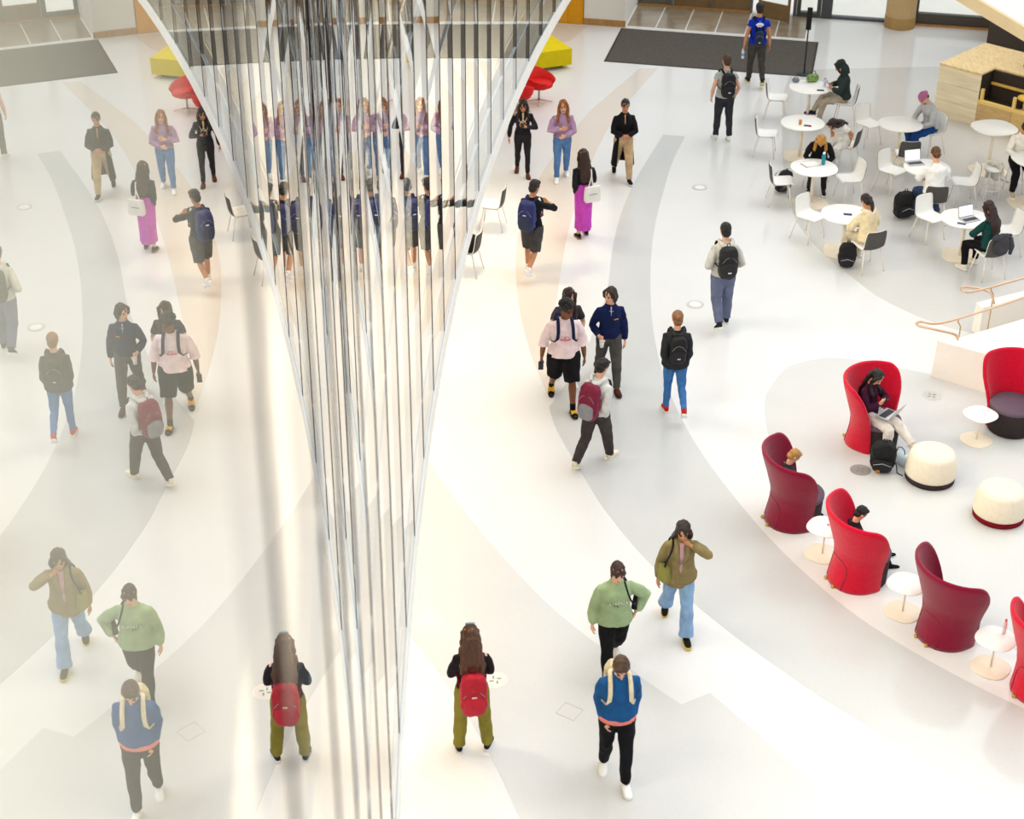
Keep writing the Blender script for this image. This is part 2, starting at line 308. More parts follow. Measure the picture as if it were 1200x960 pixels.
for k in range(len(P) - 1):
    a, b = P[k], P[k + 1]; ang = math.atan2(b[1] - a[1], b[0] - a[0]) - math.pi / 2; nn = V(math.cos(ang), math.sin(ang), 0); md = (a + b) / 2
    wide = np.linalg.norm(b - a) > 2
    for r, (z0, z1) in enumerate(ROWS):
        o = bpy.data.objects.new('pane', pane_me[r] if not wide else Geo().box((0, 0, 0), (0.022, 2.78, z1 - z0 - 0.014)).mesh('pane', GLASS, False)); COL.objects.link(o); o.parent = fac; o.location = md - nn * 0.011 + V(0, 0, (z0 + z1) / 2) + FO; o.rotation_euler = (0, 0, ang)
        if r in (0, 2, 4):  # tallest white row is sized to lay a bright veil over the near reflection
            o = bpy.data.objects.new('spandrel', pane_me['s%d' % r] if not wide else Geo().box((0, 0, 0), (0.02, 2.796, z1 - z0)).mesh('spandrel', M_SPAN, False)); COL.objects.link(o); o.parent = fac; o.location = md - nn * 0.16 + V(0, 0, (z0 + z1) / 2) + FO; o.rotation_euler = (0, 0, ang)
    o = Geo().box((0, 0, 0), (0.06, 0.018, ROWS[-1][1] - HB)).mesh('mullion', M_SEAL, False) if k == 0 else mul_me
    mul_me = o; q = bpy.data.objects.new('mullion', mul_me); COL.objects.link(q); q.parent = fac; q.location = a - nn * 0.0255 + V(0, 0, (HB + ROWS[-1][1]) / 2) + FO; q.rotation_euler = (0, 0, ang)
for z in [r[0] for r in ROWS]:
    Geo().tube([p + V(-0.021, 0, z) for p in P], [(0.023, 0.008)] * len(P), 6, side=(1, 0, 0)).build('transom', M_TRAN, fac, off=FO, smooth=False)
# white fascia and soffit below the glass, floor slabs behind it
def slab(name, z0, z1, inset, xb, mat):
    pl = [tuple((p + V(-inset, 0, 0))[:2]) for p in P] + [(xb, P[-1][1]), (xb, P[0][1])]
    return struct(Geo().prism(pl, z0, z1).build(name, mat, smooth=False))
CEIL = slab('ceiling', 3.36, 3.585, -0.02, -7.0, M_WALL)
slab('floor_upper', 3.9, 4.28, 0.2, -6.0, M('d9d4c9', 0.6)); slab('floor_upper', 7.2, 8.08, 0.2, -6.0, M('dcd6ca', 0.6)); slab('floor_upper', 10.6, 11.2, 0.2, -6.0, M('dcd6ca', 0.6))
struct(Geo().box((-6.1, 18, 8.0), (0.2, 50, 16)).build('wall_left', M('e9e2d6', 0.8), smooth=False))
# lamps: warm round downlights in the soffit; area fill added in the storeys behind the glass
lamp_me = Geo().lathe([(0.001, -0.012), (0.13, -0.012), (0.15, -0.006), (0.15, 0.0)], 20).mesh('downlight', M('ffdfae', 0.5, 0.3, emit=9.0), True)
ring_me = Geo().lathe([(0.15, -0.02), (0.17, -0.02), (0.17, 0.0), (0.15, 0.0)], 20).mesh('rim', M_WALL, True)
for i, s in enumerate((9.5, 12.3, 15.1, 17.9, 20.7, 23.5, 26.3, 29.1)):
    for j, off in enumerate((0.7, 2.6)):
        p = curve(s) - V(off, 0, 0); e = empty('downlight', (p[0], p[1], 3.36)); e.parent = CEIL
        for nm, me in (('diffuser', lamp_me), ('rim', ring_me)): o = bpy.data.objects.new(nm, me); COL.objects.link(o); o.parent = e
        L = bpy.data.lights.new('downlight', 'SPOT'); L.energy = 230; L.color = (1, 0.80, 0.55); L.spot_size = R_(110); L.spot_blend = 0.8; L.shadow_soft_size = 0.14
        lo = bpy.data.objects.new('downlight_beam', L); COL.objects.link(lo); lo.parent = e; lo.location = (0, 0, -0.03)
for z in (7.1, 10.5):  # unseen fill added under the storey ceilings to whiten the view through the glass
    for s in (6, 12, 18, 24):
        L = bpy.data.lights.new('storey_fill', 'AREA'); L.energy = 420; L.size = 2.5; L.color = (1, 0.93, 0.82); lo = bpy.data.objects.new('storey_fill', L); COL.objects.link(lo); lo.location = (curve(s)[0] - 2.5, s, z)

# ------------------------------------------------------------------ stone bench wall, stair and ramp on the right
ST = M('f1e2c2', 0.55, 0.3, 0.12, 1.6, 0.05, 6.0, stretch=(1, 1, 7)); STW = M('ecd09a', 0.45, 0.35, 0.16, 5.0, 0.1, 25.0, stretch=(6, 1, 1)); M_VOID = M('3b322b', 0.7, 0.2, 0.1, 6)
SA = V(12.28, 33.45, 0); su = nrm(V(1.05, -1.2, 0)); sn = V(-su[1], su[0], 0); sa = math.atan2(su[1], su[0])
def sb(g, a0, a1, d0, d1, z0, z1, bev=0.0): g.box(SA + su * (a0 + a1) / 2 + sn * (d0 + d1) / 2 + V(0, 0, (z0 + z1) / 2), (a1 - a0, d1 - d0, z1 - z0), rotz(sa), bev); return g
sw = struct(empty('wall_stone', SA)); so_ = -SA
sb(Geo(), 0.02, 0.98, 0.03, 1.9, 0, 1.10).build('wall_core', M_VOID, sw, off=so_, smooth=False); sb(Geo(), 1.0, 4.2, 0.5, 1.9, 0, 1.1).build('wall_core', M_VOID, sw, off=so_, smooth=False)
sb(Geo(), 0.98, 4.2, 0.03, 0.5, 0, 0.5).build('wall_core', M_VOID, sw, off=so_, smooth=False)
for k, (z0, z1) in enumerate(((0.0, 0.36), (0.365, 0.74), (0.745, 1.10))):
    sb(Geo(), 0.0, 1.0, 0.0, 0.03, z0, z1, 0.004).build('stone_slab', ST, sw, off=so_, smooth=False)
    sb(Geo(), -0.01, 0.02, 0.03, 1.9, z0, z1, 0.004).build('stone_slab', ST, sw, off=so_, smooth=False)
for k in range(4): sb(Geo(), 1.005 + k * 0.8, 1.80 + k * 0.8, 0.0, 0.03, 0.0, 0.5, 0.004).build('stone_slab', M('d9b774' if k % 2 else 'cfae78', 0.55, 0.3, 0.16, 5.0, stretch=(1, 1, 9)), sw, off=so_, smooth=False)
sb(Geo(), -0.02, 4.2, 0.55, 1.9, 1.10, 1.15, 0.01).build('bench_top', STW, sw, off=so_, smooth=False)
sb(Geo(), -0.02, 1.0, 0.0, 0.55, 1.10, 1.15, 0.01).build('bench_top', STW, sw, off=so_, smooth=False)
sb(Geo(), 1.0, 4.2, 0.0, 0.09, 0.5, 0.58, 0.01).build('niche_sill', M('f0cf7c', 0.4, 0.4), sw, off=so_, smooth=False); sb(Geo(), 1.0, 4.2, 0.46, 0.55, 0.80, 0.86, 0.01).build('niche_rail', M('e5bb5e', 0.4, 0.4), sw, off=so_, smooth=False)
for k in range(5): sb(Geo(), 1.03 + k * 0.75, 1.09 + k * 0.75, 0.02, 0.08, 0.58, 0.82).build('niche_post', M('f0cf7c', 0.4, 0.4), sw, off=so_, smooth=False)
# dark panel behind the bench, its colour stands for the unlit void
struct(Geo().box((16.6, 36.2, 2.3), (4.5, 0.2, 4.6), rotz(R_(-42))).build('recess_shade_panel', M('4a423b', 0.7, 0.2, 0.06, 3), smooth=False))
def metal_stool(loc, rz, label):
    t = thing('metal_stool', label, 'stool', loc, rz, 'black stools behind the bench'); bm = M('1d1a18', 0.4, 0.5)
    Geo().box((0, 0, 0.62), (0.42, 0.40, 0.03), None, 0.01).build('seat', bm, t, smooth=False)
    for x in (-0.18, 0.18):
        for y in (-0.17, 0.17): Geo().tube([(x, y, 0.61), (x * 1.15, y * 1.15, 0)], 0.014, 6).build('leg', bm, t)
    Geo().tube([(-.19, -.18, .2), (.19, -.18, .2), (.19, .18, .2), (-.19, .18, .2), (-.19, -.18, .2)], 0.01, 6).build('stretcher', bm, t); return t
pq = SA + su * 1.6 + sn * 1.25; metal_stool((pq[0], pq[1], 1.15), sa, 'black metal stool on the wooden bench top, nearer the window'); pq = SA + su * 2.4 + sn * 1.35; metal_stool((pq[0], pq[1], 1.15), sa + .2, 'black metal stool on the wooden bench top, nearer the picture edge')
pq = SA + su * 1.95 + sn * 0.24; ys = thing('yellow_stool', 'small yellow stool tucked in the niche of the stone bench', 'stool', (pq[0], pq[1], 0.5), sa)
Geo().lathe([(0.001, .26), (.15, .26), (.17, .29), (.16, .32), (.001, .325)], 20).build('seat', M('f0c552', .5), ys); Geo().tube([(0, 0, 0), (0, 0, .27)], 0.03, 8).build('post', M('f0d98a', .4), ys); Geo().lathe([(.12, 0), (.12, .015), (.02, .03)], 18).build('base', M('f0d98a', .4), ys)
# stair flight crossing the top right corner
def beam(g, a, b, w, h, side):
    a, b = np.array(a, float), np.array(b, float); d = nrm(b - a); sd = nrm(np.asarray(side) - d * d.dot(side)); up = np.cross(d, sd); up = up if up[2] > 0 else -up
    vs = [p + sd * x + up * y for p in (a, b) for x, y in ((0, 0), (w, 0), (w, h), (0, h))]
    g.add(vs, [(0, 3, 2, 1), (4, 5, 6, 7), (0, 1, 5, 4), (1, 2, 6, 5), (2, 3, 7, 6), (3, 0, 4, 7)]); return g
sf = struct(empty('stair_flight', (14.0, 33, 0)))
STA, STB = V(9.85, 33.0, 4.0), V(14.08, 26.5, 2.245)
sd_ = V(0.838, 0.545, 0)
beam(Geo(), STA, STB, 0.08, 0.24, sd_).build('stringer', M('ecd5ab', 0.6, 0.25, 0.05, 3), sf, off=-V(14, 33, 0), smooth=False)
beam(Geo(), STA + sd_ * 0.081 + V(0, 0, 0.10), STB + sd_ * 0.081 + V(0, 0, 0.10), 2.2, 0.12, sd_).build('stair_slab', M('fbf3ea', 0.7, 0.2), sf, off=-V(14, 33, 0), smooth=False)
# white ramp walls and handrails
rw = struct(Geo().add([(8.72, 22.08, 0), (9.4, 21.5, 0), (11.4, 20.5, 0), (11.8, 23.3, 0), (9.1, 22.2, 0), (8.76, 22.12, .60), (9.42, 21.55, .63), (11.4, 20.55, .70), (11.8, 23.25, .70), (9.1, 22.16, .62)],
    [(4, 3, 2, 1, 0), (5, 6, 7, 8, 9), (0, 1, 6, 5), (1, 2, 7, 6), (2, 3, 8, 7), (3, 4, 9, 8), (4, 0, 5, 9)]).build('wall_ramp', M('f6f1ea', 0.7, 0.2, 0.02, 3), smooth=False))
Geo().box((9.62, 21.36, 0.04), (0.5, 0.02, 0.08), rotz(R_(-29))).build('wall_base', M('6b3a30', .6), rw, smooth=False)
struct(Geo().prism([(9.9, 23.32), (12.2, 24.2), (12.1, 24.4), (9.85, 23.52)], 0, 0.52).build('wall_landing', M('f6f1ea', 0.7, 0.2), smooth=False))
def rail(pts, lab, br):
    t = thing('handrail', lab, 'handrail', (pts[0][0], pts[0][1], 0)); o = -V(pts[0][0], pts[0][1], 0)
    Geo().tube(spl([tuple(p) for p in pts], 5), 0.02, 8).build('rail', M('d9b79a', 0.3, 0.5, metal=0.5), t, off=o)
    for b in br: Geo().tube([b, (b[0], b[1], b[2] - 0.06), (b[0] + .02, b[1] - .08, b[2] - 0.1), (b[0] + .02, b[1] - .08, 0.0)], 0.012, 6).build('bracket', M('c7a178', 0.35, 0.5, metal=0.5), t, off=o)
rail([(9.0, 21.93, .72), (8.9, 21.85, .86), (8.62, 21.95, .9), (8.4, 22.1, .9), (8.47, 22.22, .9), (8.75, 22.14, .9), (9.5, 22.44, .92), (10.4, 22.84, .96), (11.6, 23.4, 1.0)], 'thin pale metal handrail with looped end by the white ramp wall', [(9.1, 22.28, .9), (10.6, 22.93, .96)])
rail([(9.98, 23.1, .7), (9.92, 23.2, .86), (9.7, 23.3, .9), (9.5, 23.34, .9), (9.48, 23.2, .9), (9.7, 23.2, .9), (10.6, 23.56, .92), (12.0, 24.1, .96)], 'thin pale metal handrail with looped end, nearer the cafe tables', [(9.98, 23.32, .9), (11.2, 23.8, .94)])

# ------------------------------------------------------------------ furniture prototypes
M_WH = M('fbfaf6', 0.35, 0.4); M_CREAM = M('f0e3cf', 0.4, 0.4, 0.03, 5); M_CHAR = M('55524f', 0.6, 0.25, 0.06, 20); M_LEG = M('f3ece2', 0.35, 0.45)
def squircle(r, n=28, e=0.72): t = np.linspace(0, 2 * math.pi, n, endpoint=False); return [(math.copysign(abs(math.cos(a)) ** e, math.cos(a)) * r, math.copysign(abs(math.sin(a)) ** e, math.sin(a)) * r) for a in t]
def disc(r, z0, z1, e=1.0, n=28, rnd=0.006): return Geo().lathe([(r - rnd, z0), (r, z0 + rnd * .7), (r, z1 - rnd * .7), (r - rnd, z1)], n, (0, 0, 0), e)
def cafe_table(loc, rz, label, h=0.74, r=0.44, br=0.33, e=0.92, name='cafe_table', group='white cafe tables'):
    t = thing(name, label, 'table', (*loc, 0), rz, group)
    disc(r, h - 0.025, h, e).build('table_top', M_WH, t, sharp=40); Geo().tube([(0, 0, .02), (0, 0, h - .025)], [.035, .03], 12).build('column', M_CREAM, t); disc(br, 0, .018, .62).build('base', M_CREAM, t, sharp=40); return t
chair_parts = {}
def chair_shell(off0, off1, v0, v1, wmul=1.0):
    prof = [(0.235, .435), (.20, .455), (.12, .452), (0, .442), (-.10, .44), (-.165, .452), (-.195, .50), (-.21, .58), (-.225, .68), (-.235, .76), (-.238, .80)]
    wid = [.19, .205, .215, .22, .218, .212, .21, .212, .208, .20, .17]
    pr = np.array(spl(prof, 3)); ww = np.interp(np.linspace(0, 1, len(pr)), np.linspace(0, 1, len(wid)), wid)
    i0, i1 = int(v0 * (len(pr) - 1)), int(v1 * (len(pr) - 1)); rs = []
    for i in range(i0, i1 + 1):
        d = pr[min(i + 1, len(pr) - 1)] - pr[max(i - 1, 0)]; d = d / np.linalg.norm(d); nv = np.array([d[1], -d[0]]);
        row_t, row_b = [], []
        for u in np.linspace(-1, 1, 9):
            cup = 0.035 * (u * u) * (1.0 if i > len(pr) * .45 else .55)
            for lst, of in ((row_t, off0 + cup), (row_b, off1 + cup)):
                q = pr[i] + nv * of; lst.append((u * ww[i] * wmul, q[0], q[1]))
        rs.append(np.array(row_t + row_b[::-1]))
    return Geo().rings(rs)
def make_chair(loc, rz, label, group='white and charcoal cafe chairs'):
    t = thing('cafe_chair', label, 'chair', (*loc, 0), rz, group)
    if not chair_parts:
        chair_parts['seat_shell'] = chair_shell(0.004, -0.010, 0, 1).mesh('seat_shell', M_WH); chair_parts['back_shell'] = chair_shell(-0.0105, -0.020, .5, 1, .995).mesh('back_shell', M_CHAR)
        g = Geo().tube([(-.17, .14, .43), (-.17, -.13, .425), (.17, -.13, .425), (.17, .14, .43), (-.17, .14, .43)], .011, 6); chair_parts['seat_frame'] = g.mesh('seat_frame', M_LEG)
        for i, (x, y) in enumerate(((-1, 1), (1, 1), (-1, -1), (1, -1))): chair_parts['leg%d' % i] = Geo().tube([(x * .17, y * .135, .43), (x * .235, y * .215 - .01, 0)], [.013, .010], 7).mesh('leg', M_LEG)
    for k, me in chair_parts.items():
        o = bpy.data.objects.new(k.rstrip('0123'), me); COL.objects.link(o); o.parent = t
    return t
def face(a, b): return math.atan2(b[1] - a[1], b[0] - a[0]) - math.pi / 2
TB = dict(T1=(9.46, 33.3), T2=(8.80, 31.22), T3=(8.46, 28.88), T4=(8.50, 26.70), T5=(10.76, 31.02), T6=(10.60, 28.72), T7=(10.58, 26.36))
for k, lab in dict(T1='round white cafe table nearest the mat, with a green patterned bag', T2='white cafe table with an amber cup, second from the mat', T3='white cafe table holding a tall teal bottle', T4='white cafe table beside the person in a beige hooded jacket', T5='white cafe table in front of the man in grey and navy', T6='white cafe table before the man in a white shirt', T7='white cafe table with an open laptop, by the handrails').items(): cafe_table(TB[k], random.uniform(-.3, .3), lab)
cafe_table((12.4, 30.23), .2, 'tall bare white table beside the stone bench wall', .92, .43, .36, .8, 'high_table', 'tall white tables'); cafe_table((12.62, 28.55), .1, 'tall white table at the right edge holding a blue-violet laptop', .92, .43, .36, .8, 'high_table', 'tall white tables')
CH = [((8.80, 33.50), 'T1', 'white chair left of the table nearest the mat, charcoal back edge showing'), ((10.22, 33.12), 'T1', 'chair under the hooded person in dark green'),
      ((8.12, 31.42), 'T2', 'empty white chair standing alone at the left, facing the amber cup table'), ((9.62, 30.72), 'T2', 'chair under the dark-haired woman leaning forward'),
      ((7.86, 28.95), 'T3', 'chair with charcoal back beside the striped backpack, left of the teal bottle table'), ((9.22, 29.0), 'T3', 'empty white chair right of the teal bottle table'), ((8.76, 29.75), 'T3', 'chair under the blonde person bending over the teal bottle table'),
      ((8.02, 27.32), 'T4', 'empty white chair facing the beige-jacketed person'), ((8.74, 25.98), 'T4', 'charcoal-backed chair under the person in a beige hooded jacket'),
      ((11.52, 31.30), 'T5', 'white chair under the man in grey and navy'), ((10.66, 30.12), 'T5', 'empty charcoal-backed chair below the table of the man in grey and navy'), ((10.35, 31.85), 'T5', 'empty white chair across from the man in grey and navy, window side'),
      ((10.12, 29.35), 'T6', 'empty white chair across from the man in a white shirt'), ((10.50, 27.88), 'T6', 'charcoal-backed chair under the man in a white shirt'), ((11.36, 28.66), 'T6', 'empty white chair right of the man in a white shirt'),
      ((10.20, 27.12), 'T7', 'empty white chair on the far side of the laptop table'), ((11.40, 26.42), 'T7', 'empty white chair right of the woman in dark green'), ((10.78, 25.52), 'T7', 'charcoal-backed chair under the woman in dark green, a jacket over it')]
for p, tk, lab in CH: make_chair(p, face(p, TB[tk]), lab)
make_chair((2.30, 28.25), R_(75), 'cream white chair half hidden under the glass facade edge', 'chairs under the facade'); make_chair((1.72, 26.35), R_(70), 'white chair with a black bag on it under the facade edge', 'chairs under the facade')
cafe_table((1.35, 28.6), 0, 'white table mostly hidden behind the glass facade edge', group='tables under the facade')

# red pod chairs
FELT = {'red': M('d00830', 0.9, 0.12, 0.10, 30.0, 0.3, 160.0, sheen=0.25), 'maroon': M('86062f', 0.9, 0.12, 0.12, 30.0, 0.3, 160.0, sheen=0.3)}
def pod_pt(th, t):
    a = abs(th); ad = math.degrees(a)
    zr = 1.05 + 0.03 * math.cos(min(a, math.pi / 2))
    if ad > 68:
        q = (ad - 68) / 46.5; zr = zr * max(0.0, 1 - q ** 2.4) ** 0.60 + 0.03 * q
    z = zr * t
    rb = np.interp(z, [0, .15, .32, .5, .75, 1.0, 1.25, 1.42], [.43, .40, .365, .37, .445, .53, .58, .585]); rs = np.interp(z, [0, .15, .32, .5, .75, 1.0, 1.42], [.36, .36, .375, .42, .51, .575, .60])
    wgt = max(math.cos(th), 0) ** 1.2; r = rb * wgt + rs * (1 - wgt)
    return V(-math.sin(th) * r, -math.cos(th) * r * 0.95, z)
def make_pod(loc, rz, kind, label):
    t = thing('pod_chair', label, 'armchair', (*loc, 0), rz, 'felt pod chairs in a ring'); key = 'pod_' + kind
    if key not in chair_parts:
        N, K = 60, 22; ths = np.sin(np.linspace(-1, 1, N) * math.pi / 2) * R_(114); rings = []
        for th in ths:
            out = [pod_pt(th, k / (K - 1)) for k in range(K)]; inn = []
            for k, p in enumerate(out):
                c = np.array([0, 0.02, p[2]]); d = nrm(c - p); inn.append(p + d * 0.055)
            top = (out[-1] + inn[-1]) / 2 + V(0, 0, 0.022)
            rings.append(np.array(out + [top] + inn[::-1]))
        g = Geo(); g.rings(rings); chair_parts[key] = g.mesh('shell', FELT[kind])
        seam = [pod_pt(R_(a), tt) * V(1.006, 1.006, 1) for a, tt in ((28, .0), (30, .1), (33, .2), (31, .3), (22, .36), (8, .38), (-8, .38), (-22, .36), (-31, .3), (-33, .2), (-30, .1), (-28, .0))]
        chair_parts[key + 's'] = Geo().tube(spl(seam, 4), .006, 6).mesh('seam', FELT['maroon'])
        if 'podseat' not in chair_parts:
            chair_parts['podbase'] = Geo().lathe([(.30, .01), (.325, .02), (.335, .36), (.33, .38)], 30, (0, .03, 0)).mesh('seat_base', M('3c3434', 0.9, 0.1, 0.12, 40)); chair_parts['podseat'] = Geo().lathe([(.33, .38), (.345, .40), (.345, .435), (.32, .455), (.15, .465), (.001, .467)], 30, (0, .03, 0)).mesh('seat_cushion', M('6b5a68', 0.95, 0.1, 0.15, 60, 0.3, 150))
            chair_parts['podfoot'] = Geo().lathe([(.02, 0), (.028, .005), (.028, .03), (.015, .035)], 10, (.1, -.41, 0)).mesh('foot', M('c79a52', .35, .5, metal=.6))
    for nm, k in (('shell', key), ('seam', key + 's'), ('seat_base', 'podbase'), ('seat_cushion', 'podseat'), ('foot', 'podfoot')): o = bpy.data.objects.new(nm, chair_parts[k]); COL.objects.link(o); o.parent = t
    o = bpy.data.objects.new('foot', chair_parts['podfoot']); COL.objects.link(o); o.parent = t; o.location = (-.2, 0, 0); return t
chair_parts_backup = dict(chair_parts)
PODC = (8.15, 18.2)
for p, rz, kind, lab in (((7.26, 20.2), R_(-136), 'red', 'bright red pod chair with the woman using a laptop in it'), ((9.42, 20.45), R_(140), 'red', 'bright red empty pod chair with grey seat, cut by the right edge'),
                         ((5.66, 18.35), R_(-84), 'maroon', 'dark maroon pod chair nearest the walkway, a blond head showing inside'), ((6.18, 16.95), R_(-79), 'red', 'bright red pod chair seen from behind between two small tables'),
                         ((6.98, 15.74), R_(-70), 'maroon', 'dark maroon empty pod chair seen from behind, lower right'), ((7.78, 14.62), R_(-60), 'red', 'bright red pod chair cut by the right edge, lower corner')): make_pod(p, rz, kind, lab)
for p, c, lab in (((7.81, 19.2), '3d3234', 'cream round ottoman with a charcoal band, beside the light blue bag'), ((8.46, 18.2), '7d1420', 'cream round ottoman with a dark red band')):
    t = thing('ottoman', lab, 'ottoman', (*p, 0), 0, 'round cream ottomans')
    Geo().lathe([(.33, 0), (.345, .012), (.352, .095)], 36).build('base_band', M(c, 0.9, 0.1, .1, 30), t); Geo().lathe([(.352, .096), (.358, .12), (.352, .22), (.335, .32), (.315, .40), (.29, .44), (.24, .455), (.1, .46), (.001, .461)], 36).build('cushion', M('f3e7d2', 0.9, 0.12, .04, 20, .15, 150), t)
for p, rz, lab in (((8.81, 20.16), .5, 'small white side table beside the empty pod chair at the right edge'), ((5.84, 17.5), .9, 'small white side table with colourful snack bits'), ((6.54, 16.2), .8, 'small bare white side table beside the dark maroon pod chair'), ((7.28, 15.05), .8, 'small white side table holding a pink bottle')):
    t = thing('side_table', lab, 'table', (*p, 0), rz, 'small white side tables')
    disc(.235, .43, .447, .8).build('table_top', M_WH, t, sharp=40); Geo().tube([(0, 0, .012), (0, 0, .43)], .013, 8).build('pole', M_CREAM, t); disc(.225, 0, .014, .8).build('base', M_CREAM, t, sharp=40)
# yellow bench and red swivel armchairs by the facade
yb = thing('yellow_bench', 'wedge shaped yellow upholstered bench by the orange wall', 'bench', (4.05, 37.2, 0))
def yprism(poly, nm, mat, z0, z1): Geo().prism([(x - 4.05, y - 37.2) for x, y in poly], z0, z1).build(nm, mat, yb, smooth=False)
MY = M('e3cc10', 0.75, 0.2, .05, 6, .15, 60)
yprism([(3.90, 36.70), (4.80, 36.98), (4.0, 39.2), (3.55, 38.6)], 'seat_block', MY, .09, .47); yprism([(3.2, 36.8), (3.88, 36.69), (3.53, 38.6), (3.0, 38.4)], 'seat_block', M('c9b416', 0.75, 0.2, .05, 6), .09, .46); yprism([(3.35, 36.95), (4.6, 37.1), (3.95, 38.9), (3.3, 38.3)], 'plinth', M('2b2a28', .7), 0, .09)
def swivel(loc, rz, lab):
    t = thing('swivel_armchair', lab, 'armchair', (*loc, 0), rz, 'red swivel armchairs'); rm = M('d6140f', .65, .25, .06, 12)
    g = Geo(); rs = []
    for a in np.linspace(-R_(150), R_(150), 31):
        zt = .50 + .24 * (0.5 + 0.5 * math.cos(a)) ** 1.2; r = .33; x, y = -math.sin(a), -math.cos(a)
        rs.append(np.array([(x * .16, y * .16, .335), (x * .27, y * .27, .36), (x * .34, y * .33, .45), (x * .375, y * .36, zt), (x * .345, y * .335, zt + .012), (x * .30, y * .29, .47), (x * .2, y * .2, .42)]))
    g.rings(rs); g.build('shell', rm, t); Geo().lathe([(.001, .34), (.2, .345), (.3, .38), (.31, .43), (.27, .46), (.001, .47)], 26).build('seat', rm, t); Geo().tube([(0, 0, .05), (0, 0, .35)], .022, 8).build('post', M('b9a98f', .3, .5, metal=.6), t)
    for k in range(4): a = k * math.pi / 2 + .5; Geo().tube([(0, 0, .06), (math.cos(a) * .3, math.sin(a) * .3, .02)], [.014, .011], 6).build('base_arm', M('c9b59b', .3, .5, metal=.5), t)
swivel((3.82, 34.8), R_(-125), 'red swivel armchair in front of the yellow bench'); swivel((3.28, 34.15), R_(-20), 'red swivel armchair half hidden by the facade edge')
# black post sign beside the mat
ps = thing('post_sign', 'slim black post sign standing on the mat corner', 'sign', (10.08, 36.16, 0.013), R_(-17))
Geo().lathe([(.16, 0), (.16, .012), (.03, .025)], 20).build('base', M('2a2f3a', .5), ps, sharp=40); Geo().tube([(0, 0, .02), (0, 0, 1.05)], .016, 8).build('post', M('151413', .4), ps); Geo().box((0, 0, 1.3), (.12, .04, .52), None, .01).build('sign_head', M('141312', .4), ps, smooth=False)

